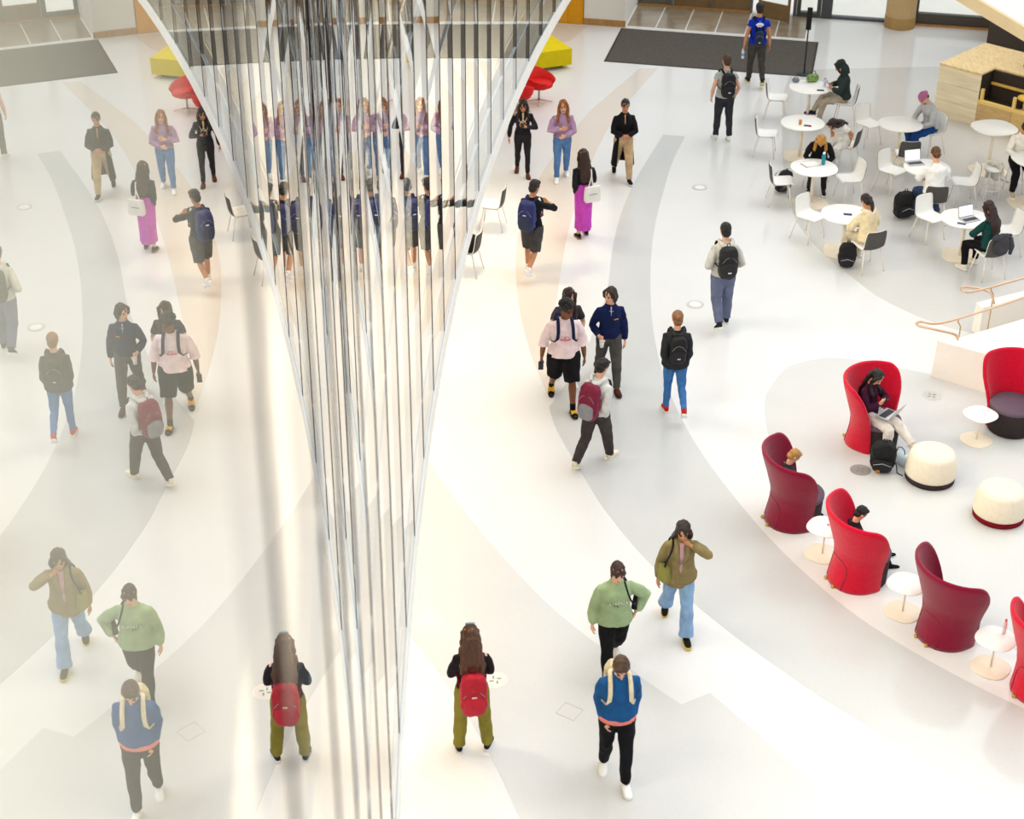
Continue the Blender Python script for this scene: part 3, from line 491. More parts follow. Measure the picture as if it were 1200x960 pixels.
# ------------------------------------------------------------------ people
TS = [(-.115, .10, .085, 0), (-.06, .155, .112, -.008), (.02, .168, .120, -.012), (.09, .152, .108, 0), (.16, .138, .098, .004), (.24, .144, .102, .004), (.33, .155, .112, .004), (.40, .160, .110, -.002), (.445, .146, .098, -.008), (.485, .108, .082, -.010), (.52, .076, .068, -.010), (.55, .060, .060, -.008), (.585, .056, .058, -.004)]
class Skel:
    def __init__(s, pose, bw=1.0, bd=1.0):
        s.bw, s.bd = bw, bd; lean, tw, tilt = R_(pose.get('lean', 3)), R_(pose.get('twist', 0)), R_(pose.get('tilt', 0)); pl = R_(pose.get('plean', 0))
        s.zs = np.arange(0, .75, .01); pos = V(0, 0, 0); s.pos = []; s.fr = []
        for z in s.zs:
            q = min(max(z / .38, 0), 1); q = q * q * (3 - 2 * q); F = rotz(tw * q) @ rotx(-(pl + lean * q)) @ roty(tilt * q); s.pos.append(pos.copy()); s.fr.append(F); pos = pos + F[:, 2] * .01
        seat = pose.get('seat'); s.p0 = V(0, 0, .925)
        s.leg = {}
        for sd, nm in ((-1, 'L'), (1, 'R')):
            fl, kn, ab, fp = (list(pose.get('leg' + nm, (0, 3, 2, 0))) + [0, 0, 0])[:4]
            toe = R_(pose.get('toe' + nm, 7)) * sd; fl, kn, ab = R_(fl), R_(kn), R_(ab) * sd
            hip = s.fr[0] @ V(sd * .088 * bw, 0, -.02); d1 = V(math.sin(ab) * math.cos(fl) + math.sin(ab) * .6 * math.sin(abs(fl)), math.sin(fl), -math.cos(fl) * math.cos(ab)); d1 = nrm(d1)
            ab2 = ab + R_(pose.get('sab' + nm, 0)) * sd; ph = fl - kn; d2 = nrm(V(math.sin(ab2) * .6, math.sin(ph), -math.cos(ph))); knee = hip + d1 * .43; ank = knee + d2 * .41
            fd = rotz(-toe) @ V(0, math.cos(R_(fp)), math.sin(R_(fp))); s.leg[nm] = [hip, knee, ank, fd]
        if seat is not None: off = seat - 0.0 + .10
        else: off = -min(min(l[2][2] - .085, l[2][2] - .055 + min(0, l[3][2]) * .16) for l in s.leg.values())
        s.p0 = V(0, 0, off)
        s.pos = [p + s.p0 for p in s.pos]
        for l in s.leg.values():
            for i in range(3): l[i] = l[i] + s.p0
        s.arm = {}
        for sd, nm in ((-1, 'L'), (1, 'R')):
            sh = s.at(.432, sd * (.166 + .175 * (bw - 1)), -.006); F = s.frame(.46); tg = pose.get('arm' + nm, ARM['hang']); tg = ARM[tg] if isinstance(tg, str) else tg
            w = sh + F @ V(sd * tg[0], tg[1], tg[2]); pole = F @ V(sd * (tg[3] if len(tg) > 3 else .5), tg[4] if len(tg) > 4 else -.8, -.35); a, b = .285, .25; d = w - sh; D = min(np.linalg.norm(d), a + b - .002); d = nrm(d); w = sh + d * D
            ca = (a * a + D * D - b * b) / (2 * a * D); ca = max(-1, min(1, ca)); pv = nrm(pole - d * d.dot(pole)); el = sh + d * (a * ca) + pv * (a * math.sqrt(1 - ca * ca)); s.arm[nm] = [sh, el, w]
        hp, hy, ht = R_(pose.get('hp', 5)), R_(pose.get('hy', 0)), R_(pose.get('ht', 0)); F = s.frame(.6)
        s.hF = F @ rotz(hy) @ rotx(-hp) @ roty(ht); s.neck = s.at(.58, 0, -.004); s.hc = s.neck + F @ V(0, .008, .045) + s.hF @ V(0, .012, .085)
    def frame(s, z): return s.fr[int(max(0, min(len(s.zs) - 1, round(z / .01))))]
    def at(s, z, x=0, y=0):
        if z < 0: return s.pos[0] + s.fr[0] @ V(x, y, z)
        i = int(max(0, min(len(s.zs) - 1, round(z / .01)))); return s.pos[i] + s.fr[i] @ V(x, y, 0)
    def torso(s, g, z0, z1, add=0.0, n=20, hem=0.0, ends=True):
        zz = [z0] + [t[0] for t in TS if z0 < t[0] < z1] + [z1]; rs = []
        for z in zz:
            rx, ry, yo = (np.interp(z, [t[0] for t in TS], [t[i] for t in TS]) for i in (1, 2, 3)); k = 1.0 if z < .44 else max(0.0, 1 - (z - .44) / .08)
            f = hem * max(0.0, min(1.0, (.2 - z) / .25)); a = rx * (1 + (s.bw - 1) * k) + (add + f) * (0.4 + .6 * k); b = ry * (1 + (s.bd - 1) * k) + (add + f) * (0.35 + .65 * k)
            t = np.linspace(0, 2 * math.pi, n, endpoint=False); F = s.frame(max(z, 0)); c = s.at(z, 0, yo); rs.append(c + np.outer(np.cos(t) * a, F[:, 0]) + np.outer(np.sin(t) * b, F[:, 1]))
        return g.rings(rs)
ARM = dict(hang=(.06, .04, -.522), swf=(.05, .22, -.475), swb=(.06, -.18, -.49), front=(-.13, .24, -.30, 1.0, -.5), chest=(-.11, .24, -.15, 1.0, -.3), pocket=(-.025, .05, -.485, .35, -1.0), table=(-.05, .36, -.22, .9, -.4), straps=(-.03, .17, -.12, 1.0, -.2), lap=(-.10, .30, -.34, .9, -.5), face=(-.06, .13, .09, 1.0, .3), phone=(-.04, .27, -.16, .8, -.5))
def hand(g, w, d, thumb, side, curl):
    d = nrm(d); t = nrm(thumb - d * d.dot(thumb)); pn = np.cross(d, t) * (-1 if side == 'R' else 1)
    g.tube([w - d * .03, w, w + d * .03, w + d * .07, w + d * .088], [(.026, .020), (.027, .018), (.038, .017), (.042, .016), (.038, .013)], 10, side=t)
    for i, (o, L) in enumerate(((.031, .070), (.0105, .079), (-.010, .073), (-.030, .058))):
        b = w + d * (.080 - abs(o) * .12) + t * o; a1, a2 = R_(curl * .7 + i * 3), R_(curl * 1.7 + i * 4)
        e1 = b + (d * math.cos(a1) + pn * math.sin(a1)) * L * .5; e2 = e1 + (d * math.cos(a2) + pn * math.sin(a2)) * L * .5; g.tube([b - d * .015, b, e1, e2], [.0095, .0095, .009, .0075], 7)
    b = w + d * .022 + t * .024; e1 = b + nrm(d * .75 + t * .55 + pn * .35) * .042; e2 = e1 + nrm(d * .95 + t * .1 + pn * .45) * .034; g.tube([b - d * .01 - t * .01, b, e1, e2], [.012, .0125, .011, .0085], 7)
def headpt(s, x, y, z): return s.hc + s.hF @ (V(x, y, z) * 1.08)
def limb(g, pts, rads, n=12, sub=4):
    """smooth limb through joints"""
    g.tube(pts, rads, n)
PEOPLE = {}
def person(key, label, loc, yaw, h, skin='d9a07c', hair=('short', '2a1a12'), top=None, bottom=None, shoes=None, pose=None, bw=1.0, bd=1.0, group=None, face_on=True, curl=28, z=0.0):
    pose = pose or {}; sc = h / 1.745; P = thing('person', label, 'person', (loc[0], loc[1], z), R_(yaw), group, sc)
    pose = dict(pose)
    if 'seat' in pose: pose['seat'] = pose['seat'] / sc
    s = Skel(pose, bw, bd); S = skinm(skin); top = dict(top or {}); bottom = dict(bottom or {}); shoes = dict(shoes or {}); P_info = dict(s=s, P=P, sc=sc, loc=loc, yaw=yaw); PEOPLE[key] = P_info
    g = Geo(); s.torso(g, -.115, .585, -.012); kb = .88 if bottom else 1.0
    g.tube([s.at(.53, 0, -.008), s.neck, s.neck + (s.hc - s.neck) * .5], [.06, .054, .055], 12)
    sec = [(-.118, .026, .03, .044), (-.105, .040, .046, .036), (-.075, .055, .066, .022), (-.04, .064, .082, .010), (0, .071, .091, .002), (.045, .074, .096, -.003), (.08, .066, .086, -.006), (.104, .046, .06, -.007), (.116, .02, .028, -.007)]
    t = np.linspace(0, 2 * math.pi, 18, endpoint=False); g.rings([headpt(s, 0, yo, zz) + np.outer(np.cos(t) * rx * 1.08, s.hF[:, 0]) + np.outer(np.sin(t) * ry * 1.08, s.hF[:, 1]) for zz, rx, ry, yo in sec])
    g.tube([headpt(s, 0, .083, .03), headpt(s, 0, .101, -.005), headpt(s, 0, .107, -.024), headpt(s, 0, .084, -.036)], [.009, .012, .016, .012], 8)
    for sd in ((-1, 1) if not hair[0].startswith('long') and hair[0] != 'bob' else ()): g.ell(headpt(s, sd * .074, -.006, -.008), (.011, .020, .031), s.hF, 8, 6)
    for nm, sd in (('L', -1), ('R', 1)):
        a, e, w = s.arm[nm]; m = bw ** .7; g.tube([s.at(.435, sd * .09 * bw, 0), a, a + (e - a) * .3, a + (e - a) * .7, e, e + (w - e) * .3, e + (w - e) * .7, w], [.045, .050 * m, .047 * m, .043 * m, .040 * m, .042 * m, .034 * m, .026], 12)
        d = nrm(w - e); F = s.frame(.46); dz = abs(d @ F[:, 2]); hand(g, w, d, F[:, 1] * dz + F[:, 2] * (1 - dz) + F[:, 0] * (-sd * .15), nm, pose.get('curl' + nm, curl))
        hip, k, an, fd = s.leg[nm]; g.tube([hip + V(0, 0, .05), hip, hip + (k - hip) * .35, hip + (k - hip) * .8, k, k + (an - k) * .25, k + (an - k) * .65, an], [.085 * kb * m, .092 * kb * m, .082 * kb * m, .062 * kb * m, .056 * (kb + .04 if kb < 1 else 1), .058 * m * (.95 if kb < 1 else 1), .046, .036], 14)
        sdv = nrm(np.cross(fd, V(0, 0, 1))); up = np.cross(sdv, fd); g.tube([an - fd * .045 + up * -.042, an - fd * .02 + up * -.03, an + fd * .07 + up * -.042, an + fd * .15 + up * -.054, an + fd * .17 + up * -.058], [(.024, .022), (.030, .036), (.036, .026), (.034, .014), (.018, .010)], 10, side=sdv)
    g.build('body', S, P, remesh=.0085, iters=1)
    # face
    if face_on:
        for sd in (-1, 1):
            Geo().ell(headpt(s, sd * .031, .083, .008), (.016, .011, .010), s.hF, 10, 6).build('eye', M('2a1c17', .25, .5), P)
            Geo().tube([headpt(s, sd * .014, .092, .029), headpt(s, sd * .032, .090, .034), headpt(s, sd * .050, .078, .029)], [.004, .005, .003], 6).build('eyebrow', hairm(hair[1] if hair[0] not in ('bald',) else '2a1a12'), P)
        Geo().ell(headpt(s, 0, .089, -.060), (.024, .010, .008), s.hF, 10, 6).build('mouth', M('a8504a', .5, .3), P)
    make_hair(s, P, *hair)
    if bottom: make_bottom(s, P, bottom, bw)
    if top: make_top(s, P, top, bw)
    if shoes is not None and shoes.get('c'): make_shoes(s, P, shoes)
    return P_info
def make_hair(s, P, style, col, acc=None):
    hm = hairm(col); g = Geo()
    if style in ('none',): return
    if style == 'beanie':
        g.ell(headpt(s, 0, -.008, .055), (.085, .104, .082), s.hF, 16, 10); g.tube([headpt(s, math.cos(a) * .083, -.010 + math.sin(a) * .103, .035 - .01 * math.sin(a)) for a in np.linspace(0, 2 * math.pi, 21)], .016, 8); g.build('beanie', cloth(col), P, remesh=.009, iters=1)
        g = Geo(); g.ell(headpt(s, 0, -.045, -.02), (.074, .06, .055), s.hF); g.build('hair', hairm('5a3a24'), P, remesh=.008, iters=1, wrinkle=(.006, 40, .4)); 
        b = Geo(); b.ell(headpt(s, 0, .055, -.085), (.052, .045, .035), s.hF); b.build('beard', hairm('6b3f22'), P, remesh=.008, iters=1, wrinkle=(.006, 50, 1)); return
    g.ell(headpt(s, 0, -.011, .034), (.090, .111, .106), s.hF, 16, 10)
    g.ell(headpt(s, 0, -.052, -.028), (.080, .062, .070), s.hF)
    if style == 'curly':
        for i in range(60):
            a, b = random.uniform(0, 6.28), random.uniform(.05, 1.45); r = .098; p = V(math.cos(a) * math.cos(b) * r * .95, math.sin(a) * math.cos(b) * r * 1.02 - .015, math.sin(b) * r * 1.05 + .045)
            if not (p[1] > .03 and p[2] < .07): g.ell(headpt(s, *p), (.022, .022, .022), None, 8, 6)
        wr = (.012, 60, 1)
    elif style == 'short':
        g.ell(headpt(s, .01, .052, .085), (.068, .040, .034), s.hF); wr = (.010, 38, .7)
    elif style == 'bob':
        for sd in (-1, 1): g.tube([headpt(s, sd * .045, .03, .085), headpt(s, sd * .082, .025, .03), headpt(s, sd * .088, .005, -.05), headpt(s, sd * .075, -.005, -.105)], [.025, .030, .032, .018], 10)
        g.tube([headpt(s, 0, -.07, .04), headpt(s, 0, -.085, -.05), headpt(s, 0, -.075, -.12)], [(.075, .04), (.085, .035), (.07, .02)], 14, side=s.hF[:, 0]); wr = (.012, 30, .4)
    elif style in ('long', 'longback', 'longwide'):
        F = s.frame(.45); ln = acc if isinstance(acc, (int, float)) else .30
        c = [headpt(s, 0, -.05, .06), headpt(s, 0, -.075, -.03), s.at(.52, 0, -.095), s.at(.42, 0, -.135 * s.bd), s.at(.50 - ln, 0, -.145 * s.bd), s.at(.46 - ln, 0, -.135 * s.bd)]
        wd = 1.25 if style == 'longwide' else 1.0
        g.tube(c, [(.078, .05), (.086 * wd ** .3, .045), (.10 * wd, .04), (.115 * wd ** 1.4, .034), (.10 * wd ** 1.4, .028), (.05, .012)], 16, side=F[:, 0])
        for sd in (-1, 1):
            pts = [headpt(s, sd * .03, .045, .10), headpt(s, sd * .078, .035, .045), headpt(s, sd * .086, .02, -.05)]
            if style == 'long': pts += [s.at(.52, sd * .10, .045), s.at(.42, sd * .115, .115 * s.bd), s.at(.55 - ln, sd * .11, .125 * s.bd)]; rd = [.02, .028, .032, .034, .030, .012]
            else: pts += [s.at(.53, sd * .10, -.05), s.at(.47, sd * .105, -.10)]; rd = [.02, .028, .032, .036, .03]
            g.tube(pts, rd, 10)
        wr = (.016, 26, .25)
    elif style == 'bun':
        g.ell(headpt(s, 0, -.105, .045), (.042, .038, .042), s.hF); wr = (.008, 40, .6)
    elif style == 'pony':
        g.tube([headpt(s, 0, -.10, .03), headpt(s, 0, -.145, .01), headpt(s, 0, -.155, -.08), headpt(s, 0, -.13, -.18), headpt(s, 0, -.11, -.24)], [.025, .036, .042, .036, .012], 10); wr = (.010, 34, .4)
    elif style == 'bangs':
        for x in np.linspace(-.055, .055, 7): g.tube([headpt(s, x * .8, .06, .085), headpt(s, x, .089 - abs(x) * .35, .055), headpt(s, x * 1.1, .090 - abs(x) * .42, .026)], [.016, .013, .006], 7)
        for sd in (-1, 1): g.tube([headpt(s, sd * .07, .04, .05), headpt(s, sd * .078, .035, 0), headpt(s, sd * .07, .035, -.06)], [.016, .013, .006], 7)
        g.ell(headpt(s, 0, -.095, .02), (.04, .035, .045), s.hF); wr = (.010, 36, .5)
    else: wr = (.008, 40, .6)
    g.build('hair', hm, P, remesh=.0085, iters=1, wrinkle=wr)
    if acc == 'clip': Geo().tube([headpt(s, math.cos(a) * .05, -.045 + math.sin(a) * .05, .126) for a in np.linspace(0, 6.28, 14)], .011, 6).build('hair_clip', M('5d7f95', .3, .5), P)
def make_top(s, P, t, bw):
    col = t['c']; ad = t.get('loose', .016) * .8; g = Geo(); z0 = t.get('hem', -.02); F = s.frame(.46)
    s.torso(g, z0, .535, ad, hem=t.get('flare', .012)); sl = t.get('sleeve', 1.0); sw = t.get('sw', .016) * .72
    for nm, sd in (('L', -1), ('R', 1)):
        a, e, w = s.arm[nm]; m = bw ** .7; full = [(s.at(.435, sd * .09 * bw, 0), .046), (a, .051 * m), (a + (e - a) * .35, .050 * m), (a + (e - a) * .7, .050 * m), (e, .046 * m), (e + (w - e) * .35, .046 * m), (e + (w - e) * .7, .040 * m), (e + (w - e) * .93, .034)]
        k = {0: 0, .35: 3, .45: 4, .6: 5, .75: 6, 1.0: 8}.get(sl, 8)
        if k: g.tube([q[0] for q in full[:k]], [q[1] + sw * (.6 if i < 2 or i == 7 else 1.0) for i, q in enumerate(full[:k])], 12)
    if t.get('collar', 'crew') == 'crew': g.tube([s.at(.535, math.cos(a) * .070, math.sin(a) * .068 - .009) for a in np.linspace(0, 2 * math.pi, 19)], .011, 8)
    mat = cloth(col, t.get('var', .14)); top = g.build(t.get('name', 'top'), mat, P, remesh=.0115, iters=2, wrinkle=(t.get('wr', .012), 11, .8))
    bd = s.bd
    def front(x, z, o=.012, back=False):
        rx, ry, yo = (np.interp(z, [q[0] for q in TS], [q[i] for q in TS]) for i in (1, 2, 3)); rx = rx * s.bw + ad; ry = ry * bd + ad + t.get('flare', .012) * max(0, min(1, (.2 - z) / .25)); y = ry * math.sqrt(max(0, 1 - (x / rx) ** 2)); return s.at(z, x, (-(y + o) if back else y + o) + yo)
    s.front = front
    if t.get('hood'):
        hg = Geo(); pts = [s.at(.53, -.085, .075), s.at(.555, -.105, .0), s.at(.55, -.10, -.07), s.at(.50, -.06, -.13), s.at(.475, 0, -.15), s.at(.50, .06, -.13), s.at(.55, .10, -.07), s.at(.555, .105, .0), s.at(.53, .085, .075)]
        hg.tube(pts, [.022, .028, .036, .042, .046, .042, .036, .028, .022], 10); hg.ell(s.at(.46, 0, -.13), (.10, .035, .075), s.frame(.46)); hg.build('hood', cloth(t.get('hoodc', col)), P, remesh=.011, iters=1, wrinkle=(.012, 16, 1))
    if t.get('hoodup'):
        hg = Geo(); hg.ell(headpt(s, 0, -.035, .03), (.103, .118, .125), s.hF, 16, 10); hg.tube([s.at(.52, 0, -.05), headpt(s, 0, -.06, -.06), headpt(s, 0, -.04, 0)], [.10, .10, .10], 14)
        hg.tube([headpt(s, math.sin(a) * .088, .058, -.02 + math.cos(a) * .125) for a in np.linspace(-2.2, 2.2, 15)], .020, 8); hg.build('hood', cloth(col), P, remesh=.011, iters=1, wrinkle=(.012, 16, 1))
    if t.get('lapel'):
        lg = Geo()
        for sd in (-1, 1): lg.tube([s.at(.54, sd * .06, -.03), front(sd * .065, .50), front(sd * .075, .42), front(sd * .055, .33), front(sd * .012, .22)], [(.018, .01), (.03, .01), (.042, .01), (.034, .009), (.01, .007)], 8, side=F[:, 0])
        lg.build('lapel', cloth(t.get('lapelc', col)), P, remesh=.009, iters=1)
    if t.get('inner'):
        ig = Geo(); z1 = t.get('innerz', .18); w0 = t.get('innerw', .035)
        zz = np.linspace(z1, .53, 8); ig.tube([front(0, q, -.004) for q in zz], [(w0 * (.35 + .65 * i / 7), .010) for i in range(8)], 8, side=F[:, 0]); ig.build('undershirt', cloth(t['inner'], .25), P, remesh=.009, iters=1)
    if t.get('hemc'):
        hg = Geo(); rr = [front(.001, z0)]; hg2 = Geo(); s.torso(hg2, z0 - .035, z0 + .02, ad + .002, hem=t.get('flare', .012)); hg2.build('shirt_hem', cloth(t['hemc']), P)
    if t.get('coat'):
        rings = []; N = 26; th = np.linspace(R_(38), R_(322), N)
        for i, zz in enumerate(np.linspace(.10, t['coat'], 9)):
            f = i / 8; rx, ry = .158 * bw + ad + .06 * f, .118 * bd + ad + .075 * f; c = s.at(max(zz, 0) if zz > 0 else 0) + V(0, -.02 * f, min(zz, 0))
            o = [c + V(math.sin(a) * rx * (1 + .04 * math.sin(a * 7) * f), math.cos(a) * ry, 0) for a in th]; n2 = [c + V(math.sin(a) * (rx - .016), math.cos(a) * (ry - .016), 0) for a in th]; rings.append(np.array(o + n2[::-1]))
        Geo().rings(rings).build('coat_skirt', mat, P)
def make_bottom(s, P, b, bw):
    col = b['c']; ad = b.get('loose', .014); kind = b.get('kind', 'trousers'); g = Geo(); m = bw ** .7; mat = cloth(col, b.get('var', .16))
    if kind == 'skirt':
        lo = b.get('lo', .16); rs = []; t = np.linspace(0, 2 * math.pi, 28, endpoint=False); L, Rr = s.leg['L'], s.leg['R']
        for zz, rx, ry in ((.16, .15, .11), (.05, .178, .135), (-.05, .185, .14), (-.2, .175, .135), (-.4, .165, .13), (-.6, .16, .135), (lo - s.p0[2], .165, .145)):
            z = s.p0[2] + zz; f = max(0, -zz) / .75; mid = (L[2] + Rr[2]) / 2; c = V(mid[0] * f, (mid[1] - .01) * f, z) + V(0, -.012, 0); k = 1 + .05 * np.cos(t * 7) * f; rs.append(np.c_[c[0] + np.cos(t) * rx * bw * k, c[1] + np.sin(t) * ry * k, np.full(28, z)])
        g.rings(rs); g.build('skirt', mat, P, remesh=.012, iters=2, wrinkle=(.02, 14, .15)); return
    s.torso(g, -.115, b.get('waist', .12), min(ad, .007)); cut = b.get('cut', 1.0); fl = b.get('flare', 0.0)
    for nm, sd in (('L', -1), ('R', 1)):
        hip, k, an, fd = s.leg[nm]
        full = [(hip + V(0, 0, .04), .094 * m), (hip + (k - hip) * .15, .094 * m), (hip + (k - hip) * .5, .080 * m), (hip + (k - hip) * .85, .066 * m), (k, .060 * m), (k + (an - k) * .25, .060 * m), (k + (an - k) * .6, .050 * m), (k + (an - k) * .85, .044), (k + (an - k) * .97, .044)]
        n = 9 if cut >= 1 else (4 if cut < .5 else 5)
        g.tube([q[0] for q in full[:n]], [q[1] + ad * (1 if i > 0 else .6) + fl * max(0, (i - 4) / 4) for i, q in enumerate(full[:n])], 14)
    g.build({'shorts': 'shorts'}.get(kind, kind), mat, P, remesh=.0115, iters=2, wrinkle=(b.get('wr', .012), 14, .6))
    if b.get('cuff'):
        for nm in 'LR': hip, k, an, fd = s.leg[nm]; Geo().tube([k + (an - k) * .86, k + (an - k) * .95, k + (an - k) * 1.03], [.047, .049, .045], 12).build('cuff', cloth(b['cuff']), P)
def make_shoes(s, P, q):
    for nm in 'LR':
        hip, k, an, fd = s.leg[nm]; up0 = V(0, 0, 1); sdv = nrm(np.cross(fd, up0)); up = np.cross(sdv, fd); B = lambda y, z: an + fd * y + up * (z - .085)
        g = Geo(); kind = q.get('kind', 'sneaker')
        if kind == 'slide':
            g.tube([B(.03, .06), B(.08, .058), B(.125, .045)], [(.046, .02), (.050, .024), (.049, .018)], 14, side=sdv); sh = g.build('shoe', cloth(q['c']), P, remesh=.007, iters=1)
            Geo().tube([k + (an - k) * .8, an + V(0, 0, -.01), B(-.01, .05), B(.08, .045), B(.16, .032)], [.043, .042, (.042, .046), (.044, .034), (.036, .02)], 12).build('sock', cloth(q.get('sock', '111111')), P)
        else:
            g.tube([B(-.068, .05), B(-.055, .055), B(-.02, .06), B(.04, .056), B(.10, .044), B(.155, .036), B(.188, .03)], [(.016, .026), (.032, .042), (.040, .050), (.044, .042), (.047, .030), (.042, .022), (.020, .012)], 14, side=sdv)
            if kind == 'sneaker': g.tube([B(-.02, .07), B(-.008, .105)], [(.040, .046), (.042, .048)], 12)
            sh = g.build('shoe', cloth(q['c']), P, remesh=.008, iters=1)
        so_ = Geo(); pr = [(-.078, .020), (-.06, .036), (-.02, .042), (.05, .044), (.10, .050), (.15, .046), (.185, .030), (.197, .012)]
        top_, bot = [], []
        ol = [(y, wv) for y, wv in pr] + [(y, -wv) for y, wv in pr[::-1]]
        r0 = np.array([an + fd * y + sdv * wv + up * (-.085) for y, wv in ol]); r1 = np.array([an + fd * y + sdv * wv * 1.03 + up * (-.058) for y, wv in ol]); so_.rings([r0, r1]); so_.build('sole', M(q.get('sole', 'f4f2ee'), .6, .3), sh if kind != 'x' else P, sharp=40)
        if q.get('sock') and kind != 'slide': Geo().tube([k + (an - k) * .82, an + V(0, 0, -.02)], [.046, .044], 12).build('sock', cloth(q['sock']), P)
# things people wear or hold; built in the wearer's own measure and placed at the thing's own base
def carried(key, name, label, cat, base, group=None):
    I = PEOPLE[key]; b = np.asarray(base, float); c, sn_ = math.cos(R_(I['yaw'])), math.sin(R_(I['yaw'])); sc = I['sc']
    zo = I['P'].location[2]
    return thing(name, label, cat, (I['loc'][0] + sc * (c * b[0] - sn_ * b[1]), I['loc'][1] + sc * (sn_ * b[0] + c * b[1]), zo + sc * b[2]), R_(I['yaw']), group, sc), -b
def backpack(key, label, col, pcol=None, scol=None, size=1.0, low=0.0, mark=None, strap=True, gloss=.15, bodyk=True):
    s = PEOPLE[key]['s']; F = s.frame(.3); w, hh, dp = .138 * size, .245 * size, .085 * size; zc = .30 - low; yb = -(.125 * s.bd + .02)
    base = s.at(.08 - low if .08 - low > 0 else 0, 0, yb - .08); t, o = carried(key, 'backpack', label, 'backpack', base, 'worn backpacks'); mt = M(col, .6, .35, .12, 10, .2, 40)
    c = s.at(zc, 0, yb - dp * .9); g = Geo(); g.ell(c, (w, dp, hh), F, 20, 14, .55)
    if bodyk: g.build('pack_body', mt, t, off=o, remesh=.012, iters=1, wrinkle=(.014, 14, 1))
    pc = s.at(zc - hh * .38, 0, yb - dp * 1.75); Geo().ell(pc, (w * .78, dp * .42, hh * .45), F, 16, 10, .65).build('front_pocket', M(pcol or col, .6, .35, .12, 10, .2, 40), t, off=o)
    Geo().tube([s.at(zc + hh * .92, -.03, yb - dp * .6), s.at(zc + hh * 1.12, -.02, yb - dp * .6), s.at(zc + hh * 1.12, .02, yb - dp * .6), s.at(zc + hh * .92, .03, yb - dp * .6)], .008, 6).build('grab_handle', M(scol or col, .7), t, off=o)
    Geo().tube([s.at(zc + hh * .1, -w * .8, yb - dp * 1.9), s.at(zc + hh * .35, -w * .4, yb - dp * 1.86), s.at(zc + hh * .42, 0, yb - dp * 1.84), s.at(zc + hh * .35, w * .4, yb - dp * 1.86), s.at(zc + hh * .1, w * .8, yb - dp * 1.9)], .004, 5).build('zip', M('8d8d90', .4, .5), t, off=o)
    if mark: Geo().box(s.at(zc + hh * .15 if mark[1] == 'hi' else zc - hh * .42, 0, yb - dp * (2.02 if mark[1] == 'hi' else 2.2)), (.05 * size, .006, .018), F).build('logo', M(mark[0], .5), t, off=o, smooth=False)
    if strap:
        fy = .125 * s.bd + .045
        for sd in (-1, 1): Geo().tube([s.at(max(zc + hh * .8, 0), sd * .07, yb + .0), s.at(.53, sd * .095, -.06), s.at(.552, sd * .10, .01), s.at(.50, sd * .105, fy * .72), s.at(.42, sd * .108, fy), s.at(.32, sd * .115, fy), s.at(.24, sd * .14 * s.bw, fy * .75), s.at(.20, sd * .17 * s.bw, .02), s.at(.19 - low * .5, sd * .14, yb)], [(.024, .008)] * 6 + [(.012, .006)] * 3, 8, side=F[:, 0]).build('strap', M(scol or col, .75, .2, .1, 20), t, off=o)
    return t
FWD = (20, 7, 2, 6); BCK = (-15, 26, 2, -24); MIDF = (11, 6, 2, 2); MIDB = (-8, 16, 2, -12)
def walk(f, **k): d = dict(legL=FWD if f == 'L' else BCK, legR=BCK if f == 'L' else FWD, armL='swb' if f == 'L' else 'swf', armR='swf' if f == 'L' else 'swb'); d.update(k); return d
def stroll(f, **k): d = dict(legL=MIDF if f == 'L' else MIDB, legR=MIDB if f == 'L' else MIDF, armL='hang', armR='hang'); d.update(k); return d
def sit(**k): d = dict(seat=.46, legL=(84, 84, 6, 0), legR=(84, 84, 6, 0), armL='table', armR='table', lean=8, hp=20); d.update(k); return d
TAN, LIGHT, BROWN, DEEP = 'c98d66', 'e6b293', 'a86d48', '7a4a2e'
person('blue_tee', 'person walking away in a royal blue printed tee and dark grey trousers', (8.81, 35.65), -4, 1.82, TAN, ('short', '15110f'), dict(c='1230b0', sleeve=.35, loose=.022, sw=.024), dict(c='45423f'), dict(c='2c2926', sole='e0d089'), stroll('L', armL=(.11, .03, -.515), armR=(.10, .05, -.515), legR=(-12, 30, 2, -30)))
person('grey_tee', 'person walking away in a light grey tee, dark jeans and white sneakers', (7.41, 32.32), 3, 1.77, LIGHT, ('short', '4a3020'), dict(c='b9bab6', sleeve=.35, loose=.026, sw=.03), dict(c='33343a'), dict(c='f4f3ef'), stroll('R', armL=(.10, .06, -.47), armR=(.08, .10, -.46), legL=(2, 4, 4), legR=(-3, 8, 3)))
person('leggings', 'person with long black hair in a black jacket and black leggings', (3.08, 30.69), 176, 1.58, TAN, ('long', '1d120c', .26), dict(c='26252b', loose=.010, sw=.010, hem=.02, inner='e8c98a', innerw=.03, innerz=.36), dict(c='2a2829', loose=.004, kind='leggings'), dict(c='6b3320', sole='3a2018', kind='flat'), stroll('L', armR=(.13, .02, -.50), armL='chest', hp=22))
person('lilac', 'person with ginger hair in a lilac sweater, blue jeans and white sneakers', (3.83, 30.42), 178, 1.63, LIGHT, ('long', '9a5a22', .20), dict(c='ae8fb0', loose=.030, sw=.030, hem=.03), dict(c='5a83b8', loose=.012), dict(c='fbfaf7'), stroll('R', armL='front', armR='chest', hp=8))
person('coat', 'person in a long open black coat over tan trousers', (5.02, 30.33), 180, 1.67, TAN, ('bun', '17110f'), dict(c='1c1b1f', loose=.026, sw=.022, coat=-.58, lapel=True, inner='c99b72', innerw=.022, innerz=.34, hem=.05, name='coat'), dict(c='cdb087', loose=.020), dict(c='1b1a1a', sole='f4f2ee'), walk('L', armL='front', armR='front', hp=8))
